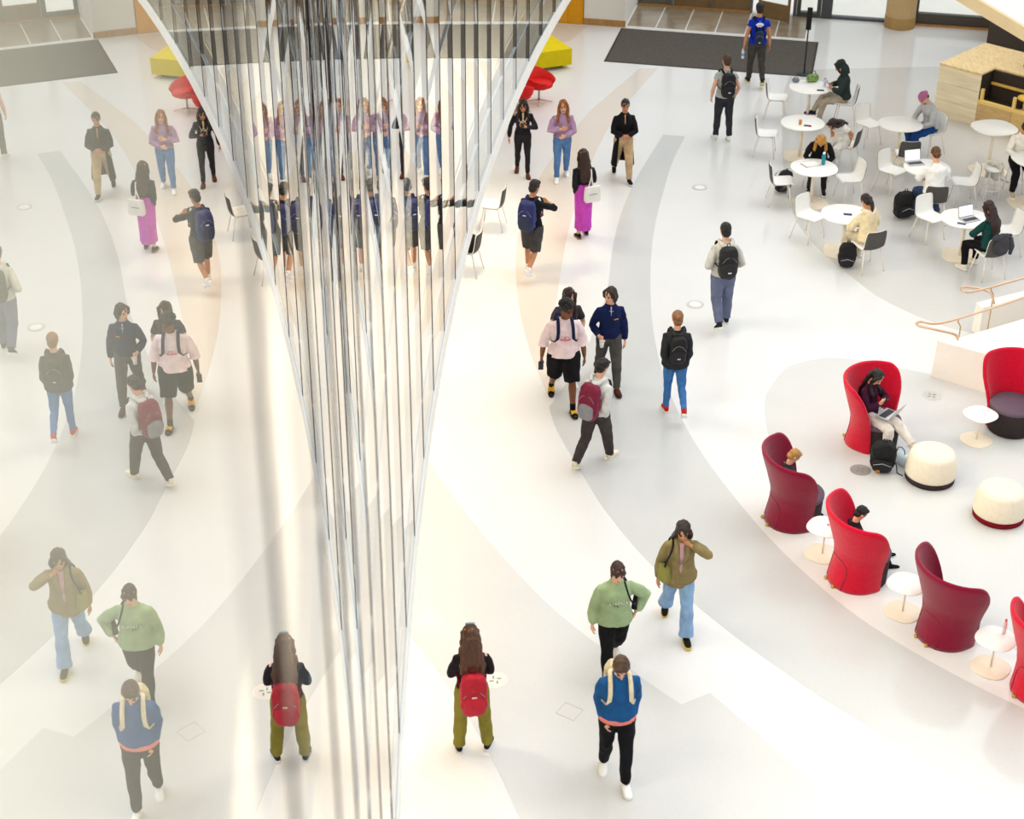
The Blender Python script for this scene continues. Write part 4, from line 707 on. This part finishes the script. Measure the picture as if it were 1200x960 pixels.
person('skirt', 'person seen from behind in a black jacket and long magenta skirt', (3.91, 27.74), 8, 1.63, LIGHT, ('longback', '3a2114', .24), dict(c='26252a', loose=.020, sw=.018, hem=.06), dict(c='d14fc4', kind='skirt', lo=.17), dict(c='1d1a1a', sole='8a6a48', kind='flat'), stroll('R', legL=(-4, 8, 1, -6), legR=(5, 4, 1, 0), armL='pocket', armR='front', hp=6))
person('shorts', 'person walking away in a black tee and charcoal shorts, one arm raised', (2.83, 26.2), -30, 1.72, TAN, ('short', '201612'), dict(c='1d1d21', sleeve=.75, loose=.018, sw=.016, inner='e8e6e2', innerz=.50), dict(c='4b4a49', kind='shorts', cut=.6, loose=.034), dict(c='fbfaf7', sock='f4f2ee'), walk('L', armR=(-.02, .34, -.08, 1.0, .1), armL='front', legR=(-12, 40, 2, -30), legL=(8, 4, 2, 0), hy=-10, hp=15))
person('grey_hood', 'person walking away in a pale grey hoodie and slate blue jeans', (5.75, 24.07), 4, 1.77, LIGHT, ('short', '14110f'), dict(c='cfccc4', loose=.036, sw=.030, hood=True, hem=-.03), dict(c='69718c', loose=.026), dict(c='23252a', sole='e8ede0'), walk('R', armL=(.05, .14, -.37, .5, -.9), armR=(.05, .14, -.37, .5, -.9), legL=(-10, 34, 2, -30), legR=(6, 6, 3, 0)))
person('dark_tee', 'person with long dark hair in a charcoal tee, partly hidden by the pink hoodie', (3.0, 22.35), 180, 1.62, LIGHT, ('long', '2f1711', .28), dict(c='423f44', sleeve=.45, loose=.022, sw=.022), dict(c='262428'), dict(c='f0eeea'), stroll('L', armR='chest', armL=(.03, .18, -.38), hp=12, hy=18))
person('pink_hood', 'person in a pale pink printed hoodie, black shorts and slides', (2.86, 21.62), 180, 1.80, DEEP, ('curly', '16100d'), dict(c='f6dfe0', sleeve=.75, loose=.030, sw=.036, hem=-.04, flare=.03), dict(c='19181b', kind='shorts', cut=.6, loose=.050), dict(c='d9a524', kind='slide', sole='1a1a1d', sock='17171a'), walk('L', armR=(.13, .02, -.505), armL=(.11, .06, -.505), hy=38, hp=12), bw=1.12, bd=1.2)
person('navy', 'person in a navy quarter-zip sweater and grey trousers, holding a cup', (3.62, 22.17), 180, 1.72, LIGHT, ('bob', '2a1b14'), dict(c='16224c', loose=.024, sw=.020, inner='cfd3da', innerw=.012, innerz=.40), dict(c='55534f', loose=.018), dict(c='5a2d1c', sole='2a1a14', kind='flat'), walk('L', armR=(.02, .20, -.34), armL=(.08, .04, -.52), hy=-42, hp=8))
person('maroon_pack', 'person walking away in a pale grey hoodie and dark joggers with cream sneakers', (3.14, 19.96), -38, 1.67, LIGHT, ('short', '100d0c'), dict(c='d9d9d6', loose=.034, sw=.030, hood=True, hem=-.01), dict(c='46403f', loose=.024, cuff='3a3535'), dict(c='efe6c9', sole='f4f0e0'), walk('R', armL='pocket', armR='pocket', hp=25, lean=8))
person('black_jacket', 'person walking away in a charcoal rain jacket, blue jeans and red shoes', (4.49, 21.3), -2, 1.65, LIGHT, ('bun', '8a5f3a'), dict(c='2f3033', loose=.036, sw=.030, hood=True, hem=-.10, flare=.035), dict(c='3f72ae', loose=.006), dict(c='c8241c', sole='f2efe9', sock='d03a30'), walk('L', armL='pocket', armR='pocket', legR=(-14, 42, 2, -40), legL=(4, 4, 1, 0)))
person('olive_jacket', 'person in an olive blazer and pale wide jeans, one hand at the hair', (3.64, 16.07), 174, 1.67, TAN, ('longback', '2a1812', .16), dict(c='8a7a52', loose=.034, sw=.024, hem=-.15, flare=.04, lapel=True, inner='b98f98', innerw=.04, innerz=.05, name='blazer'), dict(c='8fb0d6', loose=.016, flare=.045), dict(c='201f1d', sole='e3c85a', kind='flat'), walk('L', armL='face', armR=(.10, .02, -.515), hp=22))
person('green', 'person in a sage green sweatshirt and black trousers, hand in pocket', (2.74, 15.3), 184, 1.66, LIGHT, ('bangs', '3a1f18'), dict(c='9fb489', loose=.044, sw=.036, hem=-.06, flare=.03), dict(c='161518', loose=.016), dict(c='f4efe2', sole='e6dcc4'), walk('R', armL=(.10, .0, -.40, 1.0, -.3), armR=(.10, .03, -.515), hp=14), bw=1.04, bd=1.06)
person('blue_sweater', 'person in a blue sweater and black joggers with both hands in pockets', (2.52, 13.5), 178, 1.78, LIGHT, ('short', '4d3320'), dict(c='1f568e', loose=.030, sw=.026, hem=-.01, flare=.02, hemc='f08a7c'), dict(c='17171b', loose=.014), dict(c='fbfaf8', sole='efece6'), walk('L', armL='pocket', armR='pocket', hp=32, legL=(12, 6, 1, 2), legR=(-8, 14, 1, -14)))
person('olive_pants', 'person standing with back turned, long brown hair and olive trousers', (1.0, 14.13), 2, 1.64, LIGHT, ('longwide', '5a3823', .19), dict(c='241c22', loose=.016, sw=.014, hem=.03), dict(c='8c8236', loose=.020, flare=.01), dict(c='26242a', sole='f4f2ee'), dict(legL=(0, 2, 6), legR=(0, 2, 8), toeR=22, armL='front', armR='front', hp=30))
# seated people
person('hooded', 'seated person with hood up in dark green jacket and beige trousers', (10.16, 33.15), 78, 1.68, TAN, ('short', '1d1512'), dict(c='2f3a38', loose=.036, sw=.030, hoodup=True), dict(c='b5a896', loose=.016), dict(c='2a2830', sole='5a3a8a', kind='flat'), sit(legL=(80, 70, 4), legR=(92, 62, -10), armL='phone', armR='phone', hp=26, lean=10))
person('white_top', 'seated dark-haired woman in a white tee leaning forward over the table', (9.50, 30.72), 134, 1.66, TAN, ('longback', '241511', .22), dict(c='f5f3f0', sleeve=.35, loose=.018, sw=.02), dict(c='e9e6e0', loose=.014), dict(c='f0eeea'), sit(lean=60, armL=(-.02, .22, -.44), armR=(.0, .34, -.36), hp=-5))
person('blonde', 'seated blonde person in black bending over the teal bottle table', (8.76, 29.68), 166, 1.64, LIGHT, ('long', 'c08a3c', .20), dict(c='1b181a', loose=.024, sw=.02), dict(c='26242a', loose=.014), dict(c='26242a'), sit(lean=38, hp=30, armL='table', armR='table'))
person('grey_navy', 'seated bearded man in a grey and navy sweater with a pinkish beanie', (11.46, 31.28), 108, 1.76, LIGHT, ('beanie', 'a8668a'), dict(c='b4b7ba', loose=.022, sw=.020, hemc='1c2236'), dict(c='1e4a8c', loose=.014), dict(c='20242e'), sit(lean=22, hp=28, legL=(80, 88, 6), legR=(80, 100, 8)))
person('white_shirt', 'seated man seen from behind in a white shirt with brown hair', (10.51, 27.95), 0, 1.78, LIGHT, ('short', '6a4426'), dict(c='fbfaf8', sleeve=.6, loose=.040, sw=.03, hem=.0), dict(c='34466a', loose=.014), dict(c='4a2f24', sole='d9d4cc'), sit(lean=14, hp=25, legL=(76, 92, 16), legR=(72, 112, 8)))
person('beige_hood', 'seated person with dark tied hair in a beige hooded jacket', (8.73, 26.05), 16, 1.66, TAN, ('pony', '2a1813'), dict(c='ead8b2', loose=.040, sw=.034, hood=True, hoodc='f0e2c4'), dict(c='d8c9ae', loose=.016), dict(c='e9e4da'), sit(lean=16, hp=24, legL=(84, 90, 14)))
person('dark_green', 'seated woman with long dark hair in a dark green sweater', (10.77, 25.6), 22, 1.66, TAN, ('longback', '2e1a18', .22), dict(c='17403f', loose=.028, sw=.024), dict(c='161416', loose=.016), dict(c='efe2d8', sole='f6f2ea'), sit(lean=12, hp=20, legL=(80, 96, 16), legR=(84, 84, 4)))
person('edge_person', 'seated dark-haired person in a white blouse and black trousers at right edge', (12.52, 29.12), 176, 1.68, TAN, ('bun', '15110f'), dict(c='f2ede2', loose=.026, sw=.024), dict(c='151316', loose=.020), dict(c='c9b596'), sit(seat=.64, lean=14, hp=22, legL=(70, 60, 6), legR=(70, 66, 6)))
person('pod_woman', 'seated woman with black hair in a plum sweater and white trousers', (7.16, 20.16), -138, 1.58, LIGHT, ('long', '120d0e', .20), dict(c='38132c', loose=.022, sw=.020), dict(c='efe7df', loose=.024), dict(c='f0e2d4', sole='f6f0e8'), sit(seat=.44, plean=-20, lean=22, hp=38, armL='chest', armR='chest', legL=(86, 36, 2, -10), legR=(80, 84, 2)))
person('pod_blond', 'person with blond streaked hair sitting inside the dark maroon pod chair', (5.56, 18.35), -84, 1.33, LIGHT, ('short', 'b98a4a'), dict(c='3a3a42', loose=.02), dict(c='2a2c3a'), dict(c='2a2830'), sit(seat=.42, plean=-16, lean=16, hp=38, armL='lap', armR='lap'))
person('pod_dark', 'person with dark hair and black shoes sitting inside the bright red pod chair', (6.09, 16.96), -79, 1.31, LIGHT, ('short', '15110f'), dict(c='2a262c', loose=.02), dict(c='1c1a20'), dict(c='17151c'), sit(seat=.42, plean=-16, lean=16, hp=38, armL='lap', armR='lap', legL=(84, 44, 4), legR=(84, 56, 4)))
# ------------------------------------------------------------------ worn and carried things
def patch(key, pts, r, name, col, z_off=.010, back=False):
    I = PEOPLE[key]; s = I['s']; return Geo().tube([s.front(x, z, z_off, back) for x, z in pts], [(r, .004)] * len(pts), 6, side=s.frame(.35)[:, 2]).build(name, M(col, .7), I['P'])
def arc(cx, cz, rad, a0, a1, n=9): return [(cx + rad * math.cos(R_(a)), cz + rad * math.sin(R_(a))) for a in np.linspace(a0, a1, n)]
# printed marks on clothes
patch('blue_tee', arc(0, .335, .085, 35, 145), .024, 'print', 'f6f6f8', .012, True); patch('blue_tee', arc(0, .335, .04, 25, 155), .014, 'print', 'f6f6f8', .012, True); patch('blue_tee', [(0, .465), (0, .485)], .012, 'print', 'f6f6f8', .012, True)
patch('pink_hood', [(-.07, .27), (-.055, .29), (-.035, .27), (-.02, .285), (.0, .272), (.025, .29), (.05, .275), (.075, .285)], .012, 'print', 'ea6f8c', .016)
patch('pink_hood', [(-.05, .325), (-.02, .335), (.0, .32)], .007, 'print', 'e8a0b0', .016); patch('pink_hood', [(.0, .30), (.015, .345)], .005, 'print', '8a7a8a', .016)
for i, x in enumerate(np.linspace(-.11, .10, 7)):
    zc = .335 - abs(x + .005) * .25
    patch('green', [(x - .010, zc - .016), (x, zc + .018), (x + .010, zc - .016)] if i % 2 == 0 else [(x, zc + .018), (x - .004, zc - .014), (x + .012, zc - .014)], .0048, 'print', 'eef0e2', .020)
patch('green', [(-.0, .265), (.02, .30), (.025, .27), (.05, .305), (.055, .28), (.085, .315), (.09, .29), (.115, .32)], .0045, 'print', '46503c', .020)
patch('navy', [(-.11, .34), (-.045, .345)], .009, 'emblem', 'e0a030', .014)
patch('navy', [(-.03, .475), (0, .46), (.03, .475)], .005, 'collar_trim', 'b8c4dc', .016)
patch('leggings', [(-.09, .44), (-.05, .36), (.02, .33), (.08, .36), (.09, .44)], .010, 'harness_strap', 'ead9b8', .018); patch('leggings', [(-.07, .30), (0, .40), (.07, .30)], .009, 'harness_strap', 'f0e4cc', .02)
patch('grey_navy', [(.05, .40), (.08, .40)], .014, 'badge', 'c85a5a', .016)
# backpacks
backpack('blue_tee', 'slim navy backpack with pale label on the royal blue tee', '1a2748', '16213c', '141c34', .66, .17, ('e6efe6', 'lo'))
s_ = PEOPLE['blue_tee']['s']
backpack('grey_tee', 'black backpack on the person in a light grey tee', '17171a', '1c1c20', '121214', 1.05, .03, ('d8d8d8', 'lo'))
backpack('shorts', 'navy blue backpack with white mark on the person in shorts', '27306a', '2d3350', '1d2452', 1.15, .04, ('f0f2f6', 'hi'))
backpack('grey_hood', 'black backpack with small white mark on the pale grey hoodie', '1d1d20', '222226', '141416', 1.12, .04, ('e8e8e8', 'lo'))
backpack('pink_hood', 'dark navy backpack worn over the pale pink hoodie', '1c2044', '1c2044', '1a1d40', 1.05, .02)
backpack('maroon_pack', 'maroon and grey backpack on the person in joggers', '7d1237', '8a8a90', '4a2230', 1.18, .06)
backpack('black_jacket', 'black backpack on the charcoal rain jacket', '141416', '1a1a1d', '0f0f11', .95, .02, ('c8c8c8', 'lo'))
backpack('blue_sweater', 'backpack with cream straps worn over the blue sweater', 'd9c9a4', 'cdbd98', 'e3d6b4', 1.0, .02)
backpack('olive_pants', 'bright red backpack hanging low on the long-haired person', 'b3122a', 'c01530', '7a0f1e', 1.15, .22, ('f0d8c8', 'hi'))
# bags
def bag_at(key, name, label, base, w, h, d, col, yaw=0, strap=None, scol=None, e=.5, cat='bag', txt=None):
    t, o = carried(key, name, label, cat, base); Rz = rotz(R_(yaw)); b = np.asarray(base)
    g = Geo(); rs = []
    for q, k in ((0, .92), (.12, 1.0), (.6, 1.0), (1.0, .94)):
        tt = np.linspace(0, 2 * math.pi, 20, endpoint=False); c, sn2 = np.cos(tt), np.sin(tt); x = np.sign(c) * np.abs(c) ** e * w / 2 * k; y = np.sign(sn2) * np.abs(sn2) ** e * d / 2 * (1.15 - .5 * q); rs.append(np.c_[x, y, np.full(20, q * h)] @ Rz.T + b)
    g.rings(rs); g.build('bag_body', M(col, .75, .2, .06, 8, .2, 20), t, off=o, sharp=50)
    if strap: Geo().tube(spl([tuple(p) for p in strap], 5), [(.014, .005)] * (5 * (len(strap) - 1) + 1), 6).build('strap', M(scol or col, .7), t, off=o)
    if txt: Geo().box(b + Rz @ V(0, -d * .50, h * .52), (w * .5, .004, .012), Rz).build('lettering', M(txt, .6), t, off=o, smooth=False)
    return t
s_ = PEOPLE['skirt']['s']; bb = s_.at(.0, .12, -.22) + V(0, 0, -.13)
t_ = bag_at('skirt', 'tote_bag', 'large white tote bag on the shoulder above the magenta skirt', bb, .34, .30, .10, 'f4f1ea', 12, [bb + V(-.08, 0, .29), s_.at(.35, .10, -.20), s_.at(.47, .12, -.10), s_.at(.50, .13, -.02), s_.at(.42, .15, .05), bb + V(.02, .04, .29)], 'f4efe4', .3, txt='8d8d94')
s_ = PEOPLE['olive_jacket']['s']; bb = s_.at(0, .20, .07) + V(0, 0, -.06)
bag_at('olive_jacket', 'shoulder_bag', 'olive green shoulder bag with black strap at the blazer', bb, .22, .22, .10, '8f8a48', -60, [bb + V(0, .03, .21), s_.at(.30, .18, .15), s_.at(.44, .13, .13), s_.at(.52, .11, .0), s_.at(.44, .13, -.14), s_.at(.25, .19, -.10), bb + V(0, -.05, .21)], '201e1c', .6)
s_ = PEOPLE['green']['s']; bb = s_.at(.08, -.27, -.06)
bag_at('green', 'shoulder_bag', 'small black shoulder bag behind the sage green sweatshirt', bb, .20, .15, .08, '1b171b', 70, [bb + V(0, .03, .14), s_.at(.30, -.20, .19), s_.at(.42, -.13, .19), s_.at(.53, -.10, .03), s_.at(.44, -.14, -.16), bb + V(0, -.03, .14)], '151316', .6)
# hand-held things
def at_hand(key, side, f=.10, o=(0, 0, 0)):
    s = PEOPLE[key]['s']; a, e, w = s.arm[side]; return w + nrm(w - e) * f + np.asarray(o)
def phone(key, side, label, f=.11, o=(0, 0, 0), tilt=55, col='1a1a1e'):
    p = at_hand(key, side, f, o); t, of = carried(key, 'phone', label, 'phone', p); Rm = rotx(R_(tilt)); Geo().box(p, (.072, .148, .009), Rm, .003).build('case', M(col, .4, .4), t, off=of, smooth=False); Geo().box(p + Rm @ V(0, 0, .0055), (.066, .138, .002), Rm).build('screen', M('2b3038', .15, .6), t, off=of, smooth=False)
phone('leggings', 'L', 'phone held at the chest by the person in black leggings', .08, (0, .03, .02)); phone('lilac', 'R', 'pale pink phone held by the person in the lilac sweater', .08, (0, .03, .02), 60, 'e0a890'); phone('dark_tee', 'R', 'white phone held by the person in the charcoal tee', .08, (0, .03, .03), 60, 'eceae6')
phone('pink_hood', 'R', 'black phone hanging in the hand of the person in pink hoodie', .12, (.0, .03, 0), 85); phone('pod_woman', 'R', 'phone in the hands of the woman in the red pod chair', .08, (0, .03, .02)); phone('hooded', 'R', 'violet phone held by the hooded person', .08, (0, .03, .03), 60, '5a2fc0')
def bottle(loc, label, col, cap, h=.22, r=.034, water=None):
    t = thing('bottle', label, 'bottle', loc); Geo().lathe([(r * .9, 0), (r, .006), (r, h * .72), (r * .8, h * .80), (r * .55, h * .84)], 16).build('bottle_body', M(col, .3, .5), t); Geo().lathe([(r * .62, h * .84), (r * .66, h * .86), (r * .66, h * .97), (r * .5, h)], 14).build('cap', M(cap, .4), t)
    if water: Geo().lathe([(r * 1.01, h * .28), (r * 1.01, h * .5)], 16).build('label_band', M(water, .4), t)
    return t
def world_pt(key, p):
    I = PEOPLE[key]; q = rotz(R_(I['yaw'])) @ (np.asarray(p) * I['sc']); return (I['loc'][0] + q[0], I['loc'][1] + q[1], q[2] + I['P'].location[2])
q = at_hand('blue_tee', 'L', .10); wp = world_pt('blue_tee', q); bottle((wp[0], wp[1], wp[2] - .20), 'clear water bottle in the left hand of the person in blue tee', 'dfe9f2', 'f4f6f8', .23, .034, '6fa3d8')
q = at_hand('navy', 'R', .09, (0, .03, 0)); wp = world_pt('navy', q); cu = thing('paper_cup', 'white paper cup held by the person in the navy sweater', 'cup', (wp[0], wp[1], wp[2] - .10)); Geo().lathe([(.028, 0), (.038, .10), (.034, .10), (.025, .006)], 16).build('cup_wall', M('f6f4f0', .6), cu); Geo().lathe([(.040, .095), (.040, .108), (.03, .114), (.001, .114)], 16).build('lid', M('d9d6d0', .5), cu)
# ------------------------------------------------------------------ things on tables and on the floor
def floor_pack(loc, rz, label, col, pc, size=1.0, lean=12, stripe=None, z=0.0, orange=False):
    t = thing('backpack', label, 'backpack', (*loc, z), R_(rz), 'backpacks on the floor'); Rm = rotx(R_(lean)); mt = M(col, .65, .3, .14, 10, .25, 40)
    w, d, h = .16 * size, .10 * size, .23 * size; L = lambda p: Rm @ np.asarray(p, float) + V(0, 0, .01)
    Geo().ell(L((0, 0, h)), (w, d, h), Rm, 20, 14, .6).build('pack_body', mt, t, remesh=.012, iters=1, wrinkle=(.018, 13, 1)); Geo().ell(L((0, -d * 1.0, h * .62)), (w * .8, d * .45, h * .45), Rm, 14, 10, .65).build('front_pocket', M(pc, .6, .3, .12, 10), t)
    Geo().tube([L((-.03, .02, h * 1.95)), L((-.02, .02, h * 2.18)), L((.02, .02, h * 2.18)), L((.03, .02, h * 1.95))], .009, 6).build('grab_handle', mt, t); Geo().tube([L((-w * .7, -d * 1.45, h * .8)), L((0, -d * 1.5, h * .98)), L((w * .7, -d * 1.45, h * .8))], .004, 5).build('zip', M('c8c8cc', .4, .5), t)
    for sd in (-1, 1): Geo().tube(spl([tuple(L((sd * .06, d, h * 1.8))), tuple(L((sd * .08, d * 1.7, h * 1.3))), tuple(L((sd * .09, d * 1.5, h * .7))), tuple(L((sd * .1, d, h * .25)))], 4), [(.022, .007)] * 13, 6).build('strap', M(stripe or col, .7), t)
    if orange:
        Geo().box(L((-.05, -d * 1.45, h * .35)), (.05, .01, .04), Rm).build('patch', M('d07a2a', .6), t, smooth=False); Geo().tube([(.14, -.02, .2), (.2, -.03, .1), (.22, -.08, .012), (.30, -.14, .012)], .008, 6).build('loose_strap', mt, t)
    return t
floor_pack((8.02, 29.55), 30, 'black backpack with pale stripes beside the charcoal-backed chair', '1b1a1c', '3a3a3c', 1.0, 18, 'd8d6d0'); floor_pack((8.42, 26.1), -12, 'black backpack on the floor below the beige jacket', '17171a', '202024', 1.0, 8); floor_pack((10.02, 28.12), 15, 'tall black backpack on the floor by the white-shirted man', '151518', '1c1c20', 1.15, 6); floor_pack((7.20, 19.50), -18, 'black backpack with orange patches before the red pod chair', '141416', '1c1c1e', 1.12, 14, None, 0, True)
def tote(loc, rz, label, col, hc, w=.28, h=.20, d=.10, z=0.0, patt=None):
    t = thing('tote_bag', label, 'bag', (*loc, z), R_(rz)); m = M(col, .7, .2, .05, 8)
    if patt: m = M(patt, .7, .2, .8, 22)
    Geo().box((0, 0, h / 2), (w, d, h), None, .03).build('bag_body', m, t, smooth=True); Geo().tube([(-w * .25, 0, h * .95), (-w * .2, 0, h * 1.35), (0, 0, h * 1.5), (w * .2, 0, h * 1.35), (w * .25, 0, h * .95)], .008, 6).build('handle', M(hc, .6), t); return t
tote((7.50, 19.62), -60, 'light blue bag with dark handle behind the cream ottoman', 'cfe2ee', '4a5a68', .30, .18, .12); tote((9.58, 33.62), 10, 'green and white patterned bag on the table nearest the mat', 'e8efe0', '3a4a3a', .26, .16, .12, .741, '7d9a5a'); tote((9.22, 33.62), -8, 'grey blue pouch on the table nearest the mat', '7d8894', '5a6470', .16, .08, .10, .741)
tote((1.78, 26.22), 65, 'black bag slumped on the white chair under the facade', '17151a', '17151a', .26, .28, .12, .47)
bottle((8.66, 29.0, .741), 'tall teal bottle with white cap on a cafe table', '12899c', 'f4f4f2', .25, .038); bottle((7.40, 15.13, .448), 'small pink bottle on a side table', 'efc9c6', 'd9705f', .21, .022); bottle((9.78, 33.34, .741), 'small pale bottle on the table nearest the mat', 'd8d8e0', '8a8a96', .17, .03)
am = thing('amber_cup', 'small amber cup on a white cafe table', 'cup', (8.72, 31.12, .741)); Geo().lathe([(.028, 0), (.034, .09), (.030, .09), (.026, .008)], 16).build('cup_wall', M('d98a2a', .3, .5), am); Geo().lathe([(.029, .07), (.001, .072)], 14).build('drink', M('b5651d', .2), am)
def flat_phone(loc, rz, lab, z=.741, col='2a2c3c'):
    t = thing('phone', lab, 'phone', (*loc, z), R_(rz)); Geo().box((0, 0, .005), (.075, .15, .009), None, .003).build('case', M(col, .4, .4), t, smooth=False); Geo().box((0, 0, .0105), (.068, .14, .002)).build('screen', M('30364a', .15, .6), t, smooth=False)
flat_phone((9.62, 33.05), 80, 'dark phone lying on the table nearest the mat'); flat_phone((8.52, 26.66), 75, 'dark phone lying beside the beige-jacketed person'); flat_phone((10.42, 26.12), 60, 'dark phone lying left of the open laptop'); flat_phone((8.85, 31.02), 70, 'red phone lying near the amber cup', .741, 'a02a2a')
def laptop(loc, rz, lab, z, lid='c9cbcf', scr='f4f6fa', op=105, scale=1.0):
    t = thing('laptop', lab, 'laptop', (*loc, z), R_(rz), None, scale); Geo().box((0, 0, .008), (.32, .22, .014), None, .004).build('keyboard_deck', M('b9bbc0', .4, .4), t, smooth=False); Geo().box((0, -.01, .0158), (.28, .11, .002)).build('keys', M('3a3b42', .6), t, smooth=False)
    Rm = rotx(R_(op - 90) * -1); c = V(0, .11, .015) + Rm @ V(0, 0, .105); ld = Geo().box(c, (.32, .008, .21), Rm, .003).build('lid', M(lid, .4, .4), t, smooth=False); Geo().box(c + Rm @ V(0, -.0055, 0), (.295, .002, .185), Rm).build('screen', M(scr, .3, .4, emit=.5), ld, smooth=False); return t
laptop((10.62, 26.28), 20, 'open laptop with bright screen before the woman in dark green', .741, '8a8c92'); laptop((12.60, 28.60), 176, 'blue-violet laptop on the tall table at the right edge', .921, '7d8cd0', 'dfe4f0'); wp = world_pt('pod_woman', PEOPLE['pod_woman']['s'].at(0) + V(0, .30, .085)); laptop((wp[0], wp[1]), -138, 'silver laptop open on the lap of the woman in the red pod', wp[2] + .01, 'd3d2d4', 'e4e6ea', 118, .95); laptop((10.42, 28.92), 10, 'pale laptop half hidden by the man in white shirt', .741, 'f2f2f2')
# open notebook, plate and snack bits
nb = thing('notebook', 'open pink edged notebook under the blonde person', 'notebook', (8.42, 29.02, .741), R_(20)); Geo().box((-.075, 0, .008), (.15, .21, .014), roty(R_(3)), .003).build('page_block', M('fbf7f2', .7), nb, smooth=False); Geo().box((.075, 0, .008), (.15, .21, .014), roty(R_(-3)), .003).build('page_block', M('fbf7f2', .7), nb, smooth=False); Geo().box((0, 0, .001), (.32, .22, .003)).build('cover', M('a03a50', .6), nb, smooth=False)
for k, (dx, dy, c) in enumerate(((0, 0, 'd6304a'), (.05, .03, '5fae4a'), (.03, -.04, 'e8b23a'), (.08, -.01, 'd6304a'))): tag(Geo().ell((5.88 + dx, 17.52 + dy, .458), (.016, .012, .010)).build('wrapped_sweet', M(c, .35, .5)), ('small %s wrapped sweet on the side table' % ('red', 'green', 'yellow', 'red')[k]) + (' nearer the table centre' if k == 0 else ' nearest the pod' if k == 3 else ''), 'sweet', 'sweets on the side table')
# jackets over chairs
def jacket(loc, rz, lab, col, z):
    t = thing('draped_jacket', lab, 'jacket', (*loc, z), R_(rz)); Geo().tube([(-.2, 0, .02), (-.12, -.01, .05), (0, -.02, .06), (.12, -.01, .05), (.2, 0, .02)], [.03, .055, .06, .055, .03], 12).ell((0, -.045, -.12), (.2, .035, .17)).build('jacket_body', cloth(col), t, remesh=.014, iters=1, wrinkle=(.03, 10, .7)); Geo().tube([(.17, -.03, .0), (.2, -.06, -.15), (.19, -.05, -.30)], [.04, .045, .03], 10).build('sleeve', cloth(col), t); return t
jacket((10.86, 25.31), 22, 'dark grey jacket over the chair of the woman in dark green', '46464c', .80); jacket((11.98, 28.86), 120, 'pale grey jacket over a stool beside the person at the right edge', 'cfcac2', .66)
# high stool for the person at the right edge
hs = thing('bar_stool', 'tall pale stool under the person at the right edge', 'stool', (12.52, 29.14, 0)); Geo().lathe([(.001, .60), (.17, .60), (.185, .615), (.18, .64), (.001, .645)], 22).build('seat', M_WH, hs)
for k in range(4): a = k * 1.571 + .78; Geo().tube([(math.cos(a) * .12, math.sin(a) * .12, .61), (math.cos(a) * .21, math.sin(a) * .21, 0)], .012, 6).build('leg', M_LEG, hs)
Geo().tube([(math.cos(a) * .185, math.sin(a) * .185, .22) for a in np.linspace(0, 6.2832, 17)], .009, 6).build('foot_ring', M_LEG, hs)
I_ = PEOPLE['olive_pants']; Geo().tube([headpt(I_['s'], math.cos(a) * .042, -.03 + math.sin(a) * .042, .134) for a in np.linspace(0, 6.2832, 14)], .012, 6).build('hair_clip', M('6d8797', .3, .5), I_['P'])
h2 = copy_tree(hs); h2.location = (11.96, 28.86, 0); h2['label'] = 'tall pale stool with a grey jacket over it near the right edge'; hs['group'] = h2['group'] = 'tall stools at the high table'
flush()
